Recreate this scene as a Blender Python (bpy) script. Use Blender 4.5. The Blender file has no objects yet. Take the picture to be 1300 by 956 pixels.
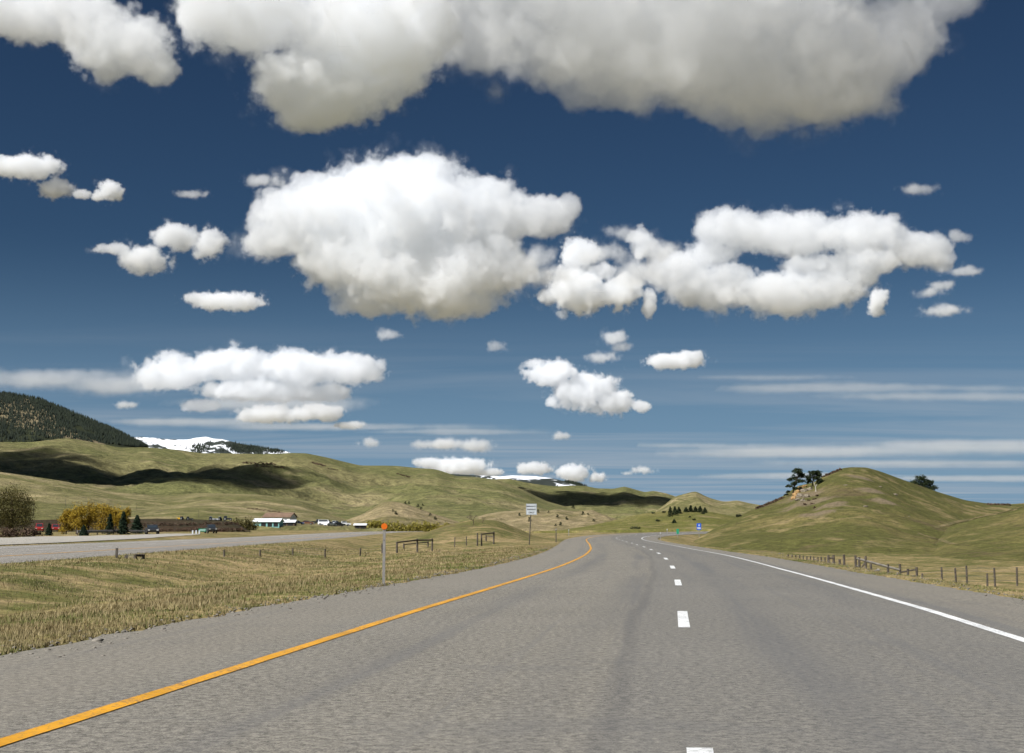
import bpy, bmesh, math, random
import numpy as np
from mathutils import Vector, Matrix
from mathutils.bvhtree import BVHTree
sc = bpy.context.scene
COL = sc.collection
rnd = random.Random(7)
# ------------------------------------------------------------------ camera
F, PX, PY, HZ, CH = 1750.0, 650.0, 433.0, 672.0, 1.131
pitch = math.atan((HZ - PY) / F)
cd = bpy.data.cameras.new('camera'); cam = bpy.data.objects.new('camera', cd); COL.objects.link(cam); sc.camera = cam
cd.sensor_width = 36; cd.lens = F / 1300 * 36; cd.clip_start = .1; cd.clip_end = 90000
cd.shift_y = -(478 - PY) / 1300
cam.location = (0, 0, CH); cam.rotation_euler = (math.pi / 2 + pitch, 0, 0)
# ------------------------------------------------------------------ sky and sun
SEL, SAZ = math.radians(47), math.radians(-132)
wd = bpy.data.worlds.new('World'); sc.world = wd; wd.use_nodes = True
nt = wd.node_tree; bg = nt.nodes['Background']
sky = nt.nodes.new('ShaderNodeTexSky'); sky.sky_type = 'NISHITA'; sky.sun_disc = False
sky.sun_elevation = SEL; sky.sun_rotation = SAZ; sky.altitude = 1600; sky.air_density = 1.0; sky.dust_density = .25; sky.ozone_density = 5
def wn(t, **kw):
    n = nt.nodes.new(t)
    for k, v in kw.items(): setattr(n, k, v)
    return n
pol = wn('ShaderNodeMix', data_type='RGBA', blend_type='MULTIPLY'); pol.inputs[0].default_value = 1
pol.inputs[7].default_value = (.165, .180, .168, 1)          # a polarising filter's even darkening of the blue
gm = wn('ShaderNodeGamma'); gm.inputs['Gamma'].default_value = 1.3; nt.links.new(sky.outputs[0], gm.inputs[0]); nt.links.new(gm.outputs[0], pol.inputs[6])
tc = wn('ShaderNodeTexCoord'); sp = wn('ShaderNodeSeparateXYZ'); nt.links.new(tc.outputs['Generated'], sp.inputs[0])
def wmath(op, a, b=None, clamp=False):
    n = wn('ShaderNodeMath', operation=op); n.use_clamp = clamp
    for i, x in enumerate((a, b)):
        if x is None: continue
        if isinstance(x, (int, float)): n.inputs[i].default_value = x
        else: nt.links.new(x, n.inputs[i])
    return n.outputs[0]
zz = wmath('ADD', wmath('MAXIMUM', sp.outputs['Z'], 0), .02)
cb = wn('ShaderNodeCombineXYZ')
nt.links.new(wmath('MULTIPLY', wmath('DIVIDE', sp.outputs['X'], zz), .15), cb.inputs[0])
nt.links.new(wmath('MULTIPLY', wmath('DIVIDE', sp.outputs['Y'], zz), .55), cb.inputs[1])
nz = wn('ShaderNodeTexNoise'); nz.inputs['Scale'].default_value = 1.0; nz.inputs['Detail'].default_value = 7; nz.inputs['Roughness'].default_value = .58; nz.inputs['Distortion'].default_value = 1.1
nt.links.new(cb.outputs[0], nz.inputs['Vector'])
mr = wn('ShaderNodeMapRange'); mr.inputs[1].default_value = .44; mr.inputs[2].default_value = .76; nt.links.new(nz.outputs[0], mr.inputs[0])
e1 = wn('ShaderNodeMapRange'); e1.interpolation_type = 'SMOOTHSTEP'; e1.inputs[1].default_value = .165; e1.inputs[2].default_value = .02; nt.links.new(sp.outputs['Z'], e1.inputs[0])
cir = wmath('MULTIPLY', mr.outputs[0], e1.outputs[0])
cm = wn('ShaderNodeMix', data_type='RGBA'); nt.links.new(wmath('MULTIPLY', cir, .72), cm.inputs[0]); hz = wn('ShaderNodeMapRange'); hz.interpolation_type = 'SMOOTHSTEP'; hz.inputs[1].default_value = .21; hz.inputs[2].default_value = -.02; hz.inputs[4].default_value = .85; nt.links.new(sp.outputs['Z'], hz.inputs[0])
hm = wn('ShaderNodeMix', data_type='RGBA'); nt.links.new(hz.outputs[0], hm.inputs[0]); nt.links.new(pol.outputs[2], hm.inputs[6]); hm.inputs[7].default_value = (1.68, 2.80, 4.25, 1)   # blue haze low down, all round
nt.links.new(hm.outputs[2], cm.inputs[6])
cm.inputs[7].default_value = (3.9, 4.2, 4.6, 1)            # thin ice cloud lit by the sun, in the sky's own units
nt.links.new(cm.outputs[2], bg.inputs[0]); bg.inputs[1].default_value = .08
SD = Vector((math.sin(SAZ) * math.cos(SEL), math.cos(SAZ) * math.cos(SEL), math.sin(SEL)))
ld = bpy.data.lights.new('sun', 'SUN'); ld.energy = 4.6; ld.angle = math.radians(.5); ld.color = (1, .988, .97)
lo = bpy.data.objects.new('sun', ld); COL.objects.link(lo); lo.rotation_euler = SD.to_track_quat('Z', 'Y').to_euler(); lo.location = (0, 0, 50)
vs = sc.view_settings; vs.view_transform = 'Standard'; vs.look = 'None'; vs.exposure = .52
cy = sc.cycles
cy.use_denoising = True; cy.use_adaptive_sampling = True; cy.adaptive_threshold = .02; cy.adaptive_min_samples = 16
cy.max_bounces = 26; cy.volume_bounces = 24; cy.diffuse_bounces = 3; cy.transparent_max_bounces = 8; cy.volume_step_rate = 2.5; cy.volume_max_steps = 220
# ------------------------------------------------------------------ pixel helpers (photo pixels -> rays from the camera)
def ray(u, v):
    x = (u - PX) / F; y = (PY - v) / F
    return Vector((x, math.cos(pitch) - y * math.sin(pitch), math.sin(pitch) + y * math.cos(pitch)))
def at(u, v, Y):
    r = ray(u, v); return Vector((0, 0, CH)) + r * (Y / r.y)
K = lambda Y: Y / 1766.0                                  # metres per photo pixel at distance Y
# ------------------------------------------------------------------ numpy noise
_rs = np.random.RandomState(3); _P = _rs.permutation(512); _P = np.concatenate([_P, _P]); _G = _rs.uniform(0, 2 * np.pi, 512)
def perlin(x, y):
    xi = np.floor(x).astype(int); yi = np.floor(y).astype(int); fx = x - xi; fy = y - yi
    def g(a, b, dx, dy):
        h = _G[_P[(_P[a & 511] + b) & 511]]; return np.cos(h) * dx + np.sin(h) * dy
    s = fx ** 3 * (fx * (fx * 6 - 15) + 10); t = fy ** 3 * (fy * (fy * 6 - 15) + 10)
    n0 = g(xi, yi, fx, fy) * (1 - s) + g(xi + 1, yi, fx - 1, fy) * s
    n1 = g(xi, yi + 1, fx, fy - 1) * (1 - s) + g(xi + 1, yi + 1, fx - 1, fy - 1) * s
    return (n0 * (1 - t) + n1 * t) * 1.5
def fbm(x, y, o=4, gain=.5):
    a = 1.; r = 0
    for i in range(o): r = r + a * perlin(x + 17.3 * i, y - 9.1 * i); x = x * 2.03; y = y * 2.03; a *= gain
    return r
def ridged(x, y, o=4):
    a = 1.; r = 0
    for i in range(o): r = r + a * (1 - np.abs(perlin(x + 31.7 * i, y + 5.3 * i)) * 2); x = x * 2.1; y = y * 2.1; a *= .5
    return r / 1.9
def sstep(a, b, x):
    t = np.clip((x - a) / (b - a), 0, 1); return t * t * (3 - 2 * t)
# ------------------------------------------------------------------ materials
def new_mat(name, rough=.9, spec=.25):
    m = bpy.data.materials.new(name); m.use_nodes = True
    b = m.node_tree.nodes['Principled BSDF']; b.inputs['Roughness'].default_value = rough; b.inputs['Specular IOR Level'].default_value = spec
    return m, m.node_tree, b
def noise_node(t, vec, scale, detail=5, rough=.55, dist=0):
    n = t.nodes.new('ShaderNodeTexNoise'); n.inputs['Scale'].default_value = scale; n.inputs['Detail'].default_value = detail
    n.inputs['Roughness'].default_value = rough; n.inputs['Distortion'].default_value = dist
    if vec is not None: t.links.new(vec, n.inputs['Vector'])
    return n.outputs[0]
def ramp(t, fac, a, b, stops=None):
    n = t.nodes.new('ShaderNodeMapRange'); n.inputs[1].default_value = a; n.inputs[2].default_value = b; n.interpolation_type = 'SMOOTHSTEP'
    t.links.new(fac, n.inputs[0]); return n.outputs[0]
def mixc(t, fac, a, b, blend='MIX'):
    n = t.nodes.new('ShaderNodeMix'); n.data_type = 'RGBA'; n.blend_type = blend
    for i, x in ((0, fac), (6, a), (7, b)):
        if isinstance(x, (int, float)): n.inputs[i].default_value = x
        elif isinstance(x, tuple): n.inputs[i].default_value = (*x, 1) if len(x) == 3 else x
        else: t.links.new(x, n.inputs[i])
    return n.outputs[2]
def mth(t, op, a, b=0., clamp=False):
    n = t.nodes.new('ShaderNodeMath'); n.operation = op; n.use_clamp = clamp
    for i, x in enumerate((a, b)):
        if isinstance(x, (int, float)): n.inputs[i].default_value = x
        else: t.links.new(x, n.inputs[i])
    return n.outputs[0]
def pos_vec(t, scale=(1, 1, 1)):
    g = t.nodes.new('ShaderNodeNewGeometry'); m = t.nodes.new('ShaderNodeMapping'); m.inputs['Scale'].default_value = scale
    t.links.new(g.outputs['Position'], m.inputs['Vector']); return m.outputs[0]
def bump(t, b, h, strength, dist):
    n = t.nodes.new('ShaderNodeBump'); n.inputs['Strength'].default_value = strength; n.inputs['Distance'].default_value = dist
    t.links.new(h, n.inputs['Height']); t.links.new(n.outputs[0], b.inputs['Normal'])
def grass_mat(name, scale, green, olive, tan, brown=(.13, .085, .05), tan_amt=.5, brown_amt=.25, bumpd=.3, stretch=(1, 1, 1), green_amt=.5):
    """Turf: several sizes of green, dry and bare patches by world position."""
    m, t, b = new_mat(name, .95, .1); p = pos_vec(t, stretch)
    n1 = noise_node(t, p, 1 / scale, 6, .6, .4); n2 = noise_node(t, p, 3.7 / scale, 6, .62, .6); n3 = noise_node(t, p, 21 / scale, 5, .65); n4 = noise_node(t, p, .31 / scale, 4, .6, .3)
    c = mixc(t, ramp(t, n1, .62 - .3 * green_amt, .72 - .2 * green_amt), green, olive)
    f = mth(t, 'ADD', mth(t, 'MULTIPLY', n2, .6), mth(t, 'MULTIPLY', n4, .4))
    c = mixc(t, ramp(t, f, .66 - .3 * tan_amt, .74 - .2 * tan_amt), c, tan)
    f2 = mth(t, 'ADD', mth(t, 'MULTIPLY', n4, .55), mth(t, 'MULTIPLY', n2, .45))
    c = mixc(t, mth(t, 'MULTIPLY', ramp(t, f2, .35 + .17 * brown_amt, .26 + .17 * brown_amt), .85), c, brown)
    c = mixc(t, ramp(t, n3, .3, .7), mixc(t, 1., c, (.66, .66, .66), 'MULTIPLY'), mixc(t, 1., c, (1.28, 1.26, 1.2), 'MULTIPLY'))
    n5 = noise_node(t, p, 110 / scale, 4, .7); c = mixc(t, ramp(t, n5, .36, .64), mixc(t, 1., c, (.72, .72, .70), 'MULTIPLY'), mixc(t, 1., c, (1.24, 1.22, 1.18), 'MULTIPLY'))
    t.links.new(c, b.inputs['Base Color']); bump(t, b, mth(t, 'ADD', n3, n2), .7, bumpd)
    return m
def plain(name, col, rough=.6, spec=.3, metal=0., var=.25, scale=6.):
    m, t, b = new_mat(name, rough, spec); b.inputs['Metallic'].default_value = metal
    n = noise_node(t, pos_vec(t), scale, 5, .6)
    c = mixc(t, ramp(t, n, .3, .7), tuple(x * (1 - var) for x in col), tuple(min(1, x * (1 + var)) for x in col))
    t.links.new(c, b.inputs['Base Color']); return m
def leaf_mat(name, a, b_, sc_=1.5):
    m, t, b = new_mat(name, .75, .15)
    n = noise_node(t, pos_vec(t), sc_, 4, .6); i = t.nodes.new('ShaderNodeNewGeometry')
    f = mth(t, 'ADD', mth(t, 'MULTIPLY', n, .6), mth(t, 'MULTIPLY', i.outputs['Random Per Island'], .4))
    t.links.new(mixc(t, ramp(t, f, .25, .75), a, b_), b.inputs['Base Color']); return m
GREEN, OLIVE, TAN, BROWN = (.125, .135, .040), (.20, .185, .070), (.33, .265, .135), (.15, .105, .065)
M = {}
M['hill_far'] = grass_mat('far_grass', 260, (.132, .134, .055), (.190, .174, .083), (.285, .24, .135), (.165, .13, .08), .50, .36, 6)
M['hill_mid'] = grass_mat('mid_grass', 120, (.132, .128, .053), (.195, .174, .086), (.295, .245, .14), (.165, .13, .08), .60, .32, 2)
M['hill_right'] = grass_mat('right_hill_grass', 26, (.094, .094, .031), (.150, .129, .052), (.235, .186, .096), (.122, .092, .054), .50, .62, .35)
M['hill_tan'] = grass_mat('tan_grass', 70, (.135, .12, .055), (.20, .168, .09), (.29, .235, .14), (.16, .125, .09), .80, .5, 1.2)
M['green_low'] = grass_mat('low_green_grass', 45, (.122, .122, .036), (.18, .16, .06), (.28, .225, .115), (.14, .105, .065), .5, .25, .6)
M['turf'] = grass_mat('roadside_turf', 9, (.105, .108, .034), (.18, .15, .062), (.30, .23, .12), (.15, .11, .065), .80, .45, .06)
# dark conifer slopes with tan clearings
m, t, b = new_mat('forest_slope', .95, .1); p = pos_vec(t)
fo = mixc(t, noise_node(t, p, .05, 6, .7), (.018, .024, .012), (.042, .046, .022))
c = mixc(t, ramp(t, mth(t, 'ADD', noise_node(t, p, .0028, 6, .62, .6), mth(t, 'MULTIPLY', noise_node(t, p, .02, 4, .6), .25)), .66, .72), fo, (.21, .17, .10))
t.links.new(c, b.inputs['Base Color']); M['forest_slope'] = m
m, t, b = new_mat('snow_slope', .8, .2); p = pos_vec(t, (1, 1, 1.6))
c = mixc(t, ramp(t, mth(t, 'ADD', mth(t, 'MULTIPLY', noise_node(t, p, .0030, 8, .66, .8), .8), mth(t, 'MULTIPLY', noise_node(t, p, .012, 6, .6), .25)), .535, .565), (.86, .88, .92), (.035, .042, .035))
t.links.new(c, b.inputs['Base Color']); M['snow'] = m
M['dark_soil'] = grass_mat('dark_soil', 22, (.045, .038, .022), (.06, .042, .028), (.12, .08, .05), (.050, .026, .018), .1, .7, .4)
# ------------------------------------------------------------------ object helpers
def link(o, parent=None):
    COL.objects.link(o)
    if parent is not None: o.parent = parent
    return o
def tag(o, label=None, cat=None, group=None, kind=None):
    if label: o['label'] = label
    if cat: o['category'] = cat
    if group: o['group'] = group
    if kind: o['kind'] = kind
    return o
def empty(name, loc, label, cat, group=None, rz=0, scale=1):
    o = bpy.data.objects.new(name, None); link(o); o.location = loc; o.rotation_euler = (0, 0, rz); o.scale = (scale,) * 3; o.empty_display_size = .3
    return tag(o, label, cat, group)
def copy_tree(o, parent=None):
    c = o.copy(); COL.objects.link(c)
    if parent is not None: c.parent = parent
    for ch in list(o.children): copy_tree(ch, c)
    return c
class MB:
    """Collects shapes; build() links them as one mesh object."""
    def __init__(s): s.v = []; s.f = []
    def add(s, vs_, fs): n = len(s.v); s.v += [tuple(p) for p in vs_]; s.f += [tuple(i + n for i in f) for f in fs]; return s
    def box(s, c, d, rz=0, taper=1.):
        x, y, z = (d[0] / 2, d[1] / 2, d[2] / 2); R = Matrix.Rotation(rz, 3, 'Z'); c = Vector(c); vs_ = []
        for k in (-1, 1):
            q = taper if k == 1 else 1
            for a, e in ((-1, -1), (1, -1), (1, 1), (-1, 1)): vs_.append(c + R @ Vector((a * x * q, e * y * q, k * z)))
        return s.add(vs_, [(0, 3, 2, 1), (4, 5, 6, 7), (0, 1, 5, 4), (1, 2, 6, 5), (2, 3, 7, 6), (3, 0, 4, 7)])
    def tube(s, pts, rad, n=6):
        pts = [Vector(p) for p in pts]; rad = rad if isinstance(rad, (list, tuple)) else [rad] * len(pts); vs_ = []; fs = []
        for i, p in enumerate(pts):
            d = (pts[min(i + 1, len(pts) - 1)] - pts[max(i - 1, 0)]).normalized(); a = d.orthogonal().normalized(); e = d.cross(a)
            for k in range(n): q = 2 * math.pi * k / n; vs_.append(p + (a * math.cos(q) + e * math.sin(q)) * rad[i])
        for i in range(len(pts) - 1):
            for k in range(n): fs.append((i * n + k, i * n + (k + 1) % n, (i + 1) * n + (k + 1) % n, (i + 1) * n + k))
        fs.append(tuple(range(n - 1, -1, -1))); fs.append(tuple(range((len(pts) - 1) * n, len(pts) * n)))
        return s.add(vs_, fs)
    def prism(s, prof, y0, y1):
        """A side profile in x,z swept from y0 to y1."""
        n = len(prof); vs_ = [(x, y0, z) for x, z in prof] + [(x, y1, z) for x, z in prof]
        fs = [tuple(range(n)), tuple(range(2 * n - 1, n - 1, -1))] + [(i, i + n, (i + 1) % n + n, (i + 1) % n) for i in range(n)]
        return s.add(vs_, fs)
    def build(s, name, mat, parent=None, smooth=False):
        me = bpy.data.meshes.new(name); me.from_pydata(s.v, [], s.f)
        bm = bmesh.new(); bm.from_mesh(me); bmesh.ops.recalc_face_normals(bm, faces=bm.faces); bm.to_mesh(me); bm.free()
        me.materials.append(mat)
        if smooth: me.polygons.foreach_set('use_smooth', [True] * len(me.polygons))
        return link(bpy.data.objects.new(name, me), parent)
def np_mesh(name, V, Fq, mat, smooth=True, uv=None):
    me = bpy.data.meshes.new(name); n = len(Fq); k = Fq.shape[1]
    me.vertices.add(len(V)); me.vertices.foreach_set('co', np.ascontiguousarray(V, dtype=np.float32).ravel())
    me.loops.add(n * k); me.loops.foreach_set('vertex_index', np.ascontiguousarray(Fq, dtype=np.int32).ravel())
    me.polygons.add(n); me.polygons.foreach_set('loop_start', np.arange(0, n * k, k, dtype=np.int32))
    if uv is not None:
        l = me.uv_layers.new(name='UVMap'); l.data.foreach_set('uv', np.ascontiguousarray(uv[Fq.ravel()], dtype=np.float32).ravel())
    me.update(calc_edges=True); me.validate(); me.materials.append(mat)
    if smooth: me.polygons.foreach_set('use_smooth', np.ones(n, dtype=bool))
    return bpy.data.objects.new(name, me)
def grid_faces(nr, nc, wrap=False):
    i = np.arange(nr - 1)[:, None] * nc; j = np.arange(nc if wrap else nc - 1)[None, :]; jn = (j + 1) % nc
    return np.stack([i + j, i + jn, i + nc + jn, i + nc + j], -1).reshape(-1, 4)
TERR = []                                                   # (V, F) of everything one can stand on
def terrain(o, V, Fq): link(o); TERR.append((V, Fq)); return o
# ------------------------------------------------------------------ road course (x right, y forward)
_cy = np.array([-60, -30, 0, 17.7, 29.9, 42, 54.2, 66.5, 78.7, 90.9, 103, 115, 144, 172, 200, 230, 262, 296, 330, 362, 392, 420, 444., 470])
_cx = np.array([-7.4, -3.6, .1, 2.16, 3.55, 4.83, 5.98, 7.0, 7.85, 8.6, 9.25, 9.9, 11.3, 12.9, 15.2, 18.9, 25.0, 34.5, 48, 65, 85, 110, 138, 180])
def spline(py, px, n):
    """Catmull-Rom through the points, then evenly resampled."""
    P = np.stack([px, py], 1); P = np.vstack([2 * P[0] - P[1], P, 2 * P[-1] - P[-2]]); out = []
    for i in range(1, len(P) - 2):
        for q in np.linspace(0, 1, 12, endpoint=False):
            a, b_, c_, d_ = P[i - 1:i + 3]
            out.append(.5 * ((2 * b_) + (c_ - a) * q + (2 * a - 5 * b_ + 4 * c_ - d_) * q * q + (3 * b_ - a - 3 * c_ + d_) * q ** 3))
    out = np.array(out + [P[-2]]); s = np.concatenate([[0], np.cumsum(np.hypot(*np.diff(out, axis=0).T))])
    S = np.linspace(0, s[-1], n); C = np.stack([np.interp(S, s, out[:, 0]), np.interp(S, s, out[:, 1])], 1)
    for _ in range(6): C[1:-1] = .25 * C[:-2] + .5 * C[1:-1] + .25 * C[2:]
    return C, S
RC, RS = spline(_cy, _cx, 900)
def normals(C):
    T = np.gradient(C, axis=0); T /= np.hypot(T[:, 0], T[:, 1])[:, None]; return np.stack([T[:, 1], -T[:, 0]], 1)   # to the right
RN = normals(RC)
_XY = [0, 20, 29, 45, 70, 92, 150, 230, 330]
def z_road(y, o=0.):
    """Road height at course distance y and offset o: it climbs into the bend and falls away from the crown."""
    y = np.asarray(y); cr = np.where(o > 0, np.interp(y, _XY, [0, 0, .014, .035, .044, .058, .055, .04, .03]), np.interp(y, _XY, [0, 0, .008, .022, .03, .03, .02, 0, -.02]))
    return .55 * sstep(170, 380, y) - cr * np.abs(o)
EL, ER, YL, WL = -6.15, 5.7, -3.7, 3.45
OC, OS = spline(np.array([-40., 0, 40, 60, 80, 130, 200, 290, 400, 520, 650]), np.array([-20.5, -21.5, -22.6, -23.2, -24, -26, -29.2, -34., -37.5, -37, -33]), 500)
ON = normals(OC)
def z_opp(y, o=0.): return .12 + .3 * sstep(150, 450, y) + 0 * o
def lateral(C, N, x, y):
    """Signed offset from a course (right positive), for arrays."""
    best = np.full(x.shape, 1e9); off = np.zeros(x.shape)
    for i in range(0, len(C), 6):
        dx = x - C[i, 0]; dy = y - C[i, 1]; d = dx * dx + dy * dy; w_ = d < best
        best = np.where(w_, d, best); off = np.where(w_, dx * N[i, 0] + dy * N[i, 1], off)
    d = np.sqrt(best); return np.where(d > np.abs(off) * 1.5 + 3, np.sign(off) * d, off)
def zground(x, y):
    r = np.hypot(x, y); near = (r < 700)
    lr = np.full(x.shape, -1e3); lo_ = np.full(x.shape, -1e3)
    lr[near] = lateral(RC, RN, x[near], y[near]); lo_[near] = lateral(OC, ON, x[near], y[near])
    n = fbm(x / 9, y / 9, 4) * .16 + fbm(x / 60, y / 60, 3) * .35
    left = -.55 + .35 * sstep(100, 300, y) + n
    beyond = .32 + .5 * sstep(250, 420, y) + n * .3 + 2.2 * sstep(420, 800, y)
    zl = left + (beyond - left) * sstep(-22, -31, x)
    bumpz = 2.75 * np.exp(-((x + 3.5) / 8.5) ** 2 - ((y - 172) / 34) ** 2)
    zl = zl + bumpz
    drop = -2.5 + 1.2 * sstep(120, 260, y)
    zr = drop + n * .8
    e = np.where(lr > 0, lr - ER, -lr + EL)                    # distance outside the pavement
    zside = np.where(lr > 0, zr, zl)
    w_ = np.where(lr > 0, sstep(.5, 8.5, e), sstep(.4, 9, e))
    zc = z_road(y, np.clip(lr, EL, ER)) - np.where(e > .25, .02, .09)
    z = np.where(np.abs(lr) > 900, zl, zc * (1 - w_) + zside * w_)
    z = z + np.where(e > .3, (fbm(x * 1.3, y * 1.3, 3) + .2) * .03, 0)
    wo = sstep(13, 8.6, np.abs(lo_)); z = z * (1 - wo) + (z_opp(y) - .07) * wo
    z = z - 6 * sstep(900, 1600, r)
    return z
az = np.radians(np.concatenate([np.linspace(-180, -27, 60, endpoint=False), np.linspace(-27, 25, 600), np.linspace(25, 180, 60)[1:]]))[:-1]
rr = np.concatenate([[.3], np.geomspace(1.5, 900, 380), np.geomspace(960, 24000, 30)])
A, R_ = np.meshgrid(az, rr); X = np.sin(A) * R_; Y_ = np.cos(A) * R_
V = np.stack([X.ravel(), Y_.ravel(), zground(X.ravel(), Y_.ravel())], 1); Fq = grid_faces(len(rr), len(az), True)[:, ::-1]
tag(terrain(np_mesh('ground', V, Fq, M['turf']), V, Fq), kind='structure')
# ------------------------------------------------------------------ hills
def hill(name, pts, Yc, Y0, zb, mat, du=2., rows=70, power=1.3, namp=.12, nscale=200, ridge=.0, back=.25, crest_noise=.0, Yvar=None, sm=5):
    us = np.arange(pts[0][0], pts[-1][0] + du, du); vv = np.interp(us, [p[0] for p in pts], [p[1] for p in pts])
    k = int(sm); ker = np.hanning(2 * k + 3)[1:-1]; ker /= ker.sum(); vv = np.convolve(np.pad(vv, k, 'edge'), ker, 'valid')
    Yk = np.full(us.shape, float(Yc)) if Yvar is None else np.interp(us, [p[0] for p in Yvar], [p[1] for p in Yvar])
    y = (PY - vv) / F; den = math.cos(pitch) - y * math.sin(pitch)
    tx = (us - PX) / F / den; zc = CH + (math.sin(pitch) + y * math.cos(pitch)) / den * Yk
    t = np.concatenate([np.linspace(0, 1, rows), 1 + np.linspace(0, 1, 14)[1:] * back])
    T, TX = np.meshgrid(t, tx, indexing='ij'); ZC = np.broadcast_to(zc, T.shape); YK = np.broadcast_to(Yk, T.shape)
    YY = Y0 + (YK - Y0) * T; XX = TX * YY; H = ZC - zb
    tt = np.clip(T, 0, 1); prof = tt ** power * (1 - .25 * (1 - tt) * tt)
    prof = np.where(T > 1, 1 - ((T - 1) / back) ** 1.4 * .8, prof)
    nz_ = fbm(XX / nscale, YY / nscale * .8, 5) + (ridge * (ridged(XX / nscale * .9 + 5 + .3 * fbm(XX / nscale, YY / nscale, 2), YY / nscale * .38, 4) - .5) if ridge else 0)
    env = np.where(T < 1, np.minimum(1, tt * 3) * np.minimum(1, (1 - tt) * 3.2) + crest_noise, crest_noise + (T - 1) * .5)
    Z = zb + H * prof + np.abs(H) * namp * nz_ * env
    Z = np.where(T < .03, Z - 3 - .002 * YY, Z)
    Vh = np.stack([XX.ravel(), YY.ravel(), Z.ravel()], 1); Fh = grid_faces(*T.shape)
    return tag(terrain(np_mesh(name, Vh, Fh, mat), Vh, Fh), kind='structure')
hill('snowy_mountain', [(110, 580), (150, 556), (176, 555), (200, 556.5), (240, 557), (250, 555.5), (262, 554.5), (270, 557), (282, 558), (300, 563), (330, 567), (365, 573), (400, 588), (430, 600)], 9000, 7600, 150, M['snow'], 1., 60, 1.1, .10, 420, 1.2, crest_noise=.12, sm=2)
hill('snowy_mountain', [(540, 610), (560, 601), (580, 602), (620, 603.5), (635, 605), (649, 603.6), (680, 604.6), (700, 607), (715, 610.5), (722, 610.5), (735, 613.5), (745, 617), (790, 634)], 9000, 7900, 150, M['snow'], 1., 50, 1.1, .10, 420, 1.0, crest_noise=.1, sm=2)
hill('forest_mountain', [(-140, 470), (-60, 489), (0, 499), (25, 502), (50, 507), (100, 527), (150, 548), (190, 569), (230, 596), (280, 612)], 3600, 2300, 60, M['forest_slope'], 1., 80, 1.15, .10, 420, .8, crest_noise=.05)
hill('grassy_hills', [(-160, 556), (-60, 559), (0, 561), (40, 561), (84, 556), (112, 560.5), (152, 568), (188, 568), (228, 571), (254, 575), (300, 575.8), (330, 576.5), (351, 576), (368, 575), (389, 575.5), (414, 580.6), (440, 587), (457, 591), (488, 591), (505, 591.5), (528, 594), (554, 596), (569, 601), (579, 604.7), (600, 605.4), (632, 609), (660, 620), (693, 636), (725, 645), (790, 660), (830, 672)], 2000, 760, 6, M['hill_far'], 1.5, 150, 1.25, .12, 185, .9, crest_noise=.02, Yvar=[(-160, 1700), (0, 1800), (250, 2050), (500, 2200), (830, 1900)], sm=4)
hill('dark_ridge', [(560, 640), (590, 615), (632, 608), (648, 608), (660, 611), (673, 613.5), (690, 616), (705, 617.5), (722, 616.5), (744, 617), (757, 620), (779, 620.6), (793, 617.6), (808, 622), (819, 625), (829, 623), (845, 626), (866, 633), (881, 639), (920, 652), (960, 668)], 3000, 2150, 20, M['hill_far'], 1.5, 90, 1.2, .15, 260, 1.4, crest_noise=.03, sm=3)
hill('tan_hill', [(820, 660), (838, 645), (857, 630), (866, 627.5), (879, 624), (884, 623.2), (888, 626), (900, 632), (918, 637), (927, 636.5), (935, 635), (952, 639), (967, 641.4), (990, 648), (1030, 668)], 2300, 1500, 14, M['hill_mid'], 1.5, 70, 1.2, .16, 120, 1.3, crest_noise=.05, sm=5)
hill('foothill', [(-160, 575), (-60, 592), (0, 599), (76, 610), (152, 625), (203, 629), (254, 625.5), (330, 628), (380, 635), (427, 650), (457, 664), (490, 676)], 980, 430, 1.5, M['hill_mid'], 2., 80, 1.1, .10, 90, .7, crest_noise=.05)
hill('brown_knoll', [(410, 668), (440, 660), (462, 652), (478, 642), (490, 636.5), (502, 637), (516, 640), (541, 649), (574, 660), (620, 674)], 760, 560, 1.2, M['hill_tan'], 2., 50, 1.1, .16, 50, 1.0, crest_noise=.06)
hill('brown_hill', [(560, 672), (590, 660), (620, 652), (640, 649), (670, 648), (690, 650), (708, 646.5), (730, 649), (752, 647), (762, 652), (786, 660), (812, 672)], 880, 560, .8, M['hill_tan'], 2., 60, 1.0, .2, 55, 1.2, crest_noise=.08, sm=3)
hill('low_green_hill', [(650, 681), (700, 675), (742, 668.5), (769, 663), (800, 655.5), (820, 651.5), (844, 649), (866, 648.6), (888, 649), (903, 650), (918, 652.5), (935, 657), (970, 668), (1010, 680)], 520, 405, .7, M['green_low'], 2., 50, .95, .12, 30, .5, crest_noise=.06, sm=4)
HR = hill('right_hill', [(872, 692), (890, 681), (912, 668), (935, 657), (955, 647), (970, 640), (993, 630.6), (1004, 623), (1012, 617), (1024, 614.5), (1034, 612), (1045, 604), (1060, 597), (1070, 594.3), (1080, 593), (1100, 593.4), (1117, 598.3), (1149, 610), (1192, 625), (1225, 635), (1252, 639), (1285, 640), (1310, 638), (1360, 632), (1500, 625)], 285, 165, -3.0, M['hill_right'], 2., 90, 1.15, .06, 26, .5, crest_noise=.02, Yvar=[(872, 235), (940, 262), (1000, 280), (1090, 292), (1300, 330), (1500, 340)], sm=3)
hill('right_shoulder_hill', [(1130, 706), (1180, 684), (1209, 667), (1240, 658.5), (1278, 650.5), (1300, 644.5), (1340, 632), (1400, 612), (1500, 590)], 225, 140, -3.0, M['hill_right'], 2.5, 60, 1.1, .05, 22, .4, crest_noise=.03)
hill('dirt_bank', [(-60, 658), (40, 660), (120, 659.5), (165, 659), (200, 658.5), (245, 659), (290, 661), (305, 666), (318, 676)], 372, 322, .9, M['dark_soil'], 2., 30, .75, .2, 10, .4, crest_noise=.08)
_off = 0; _vs = []; _fs = []
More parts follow.
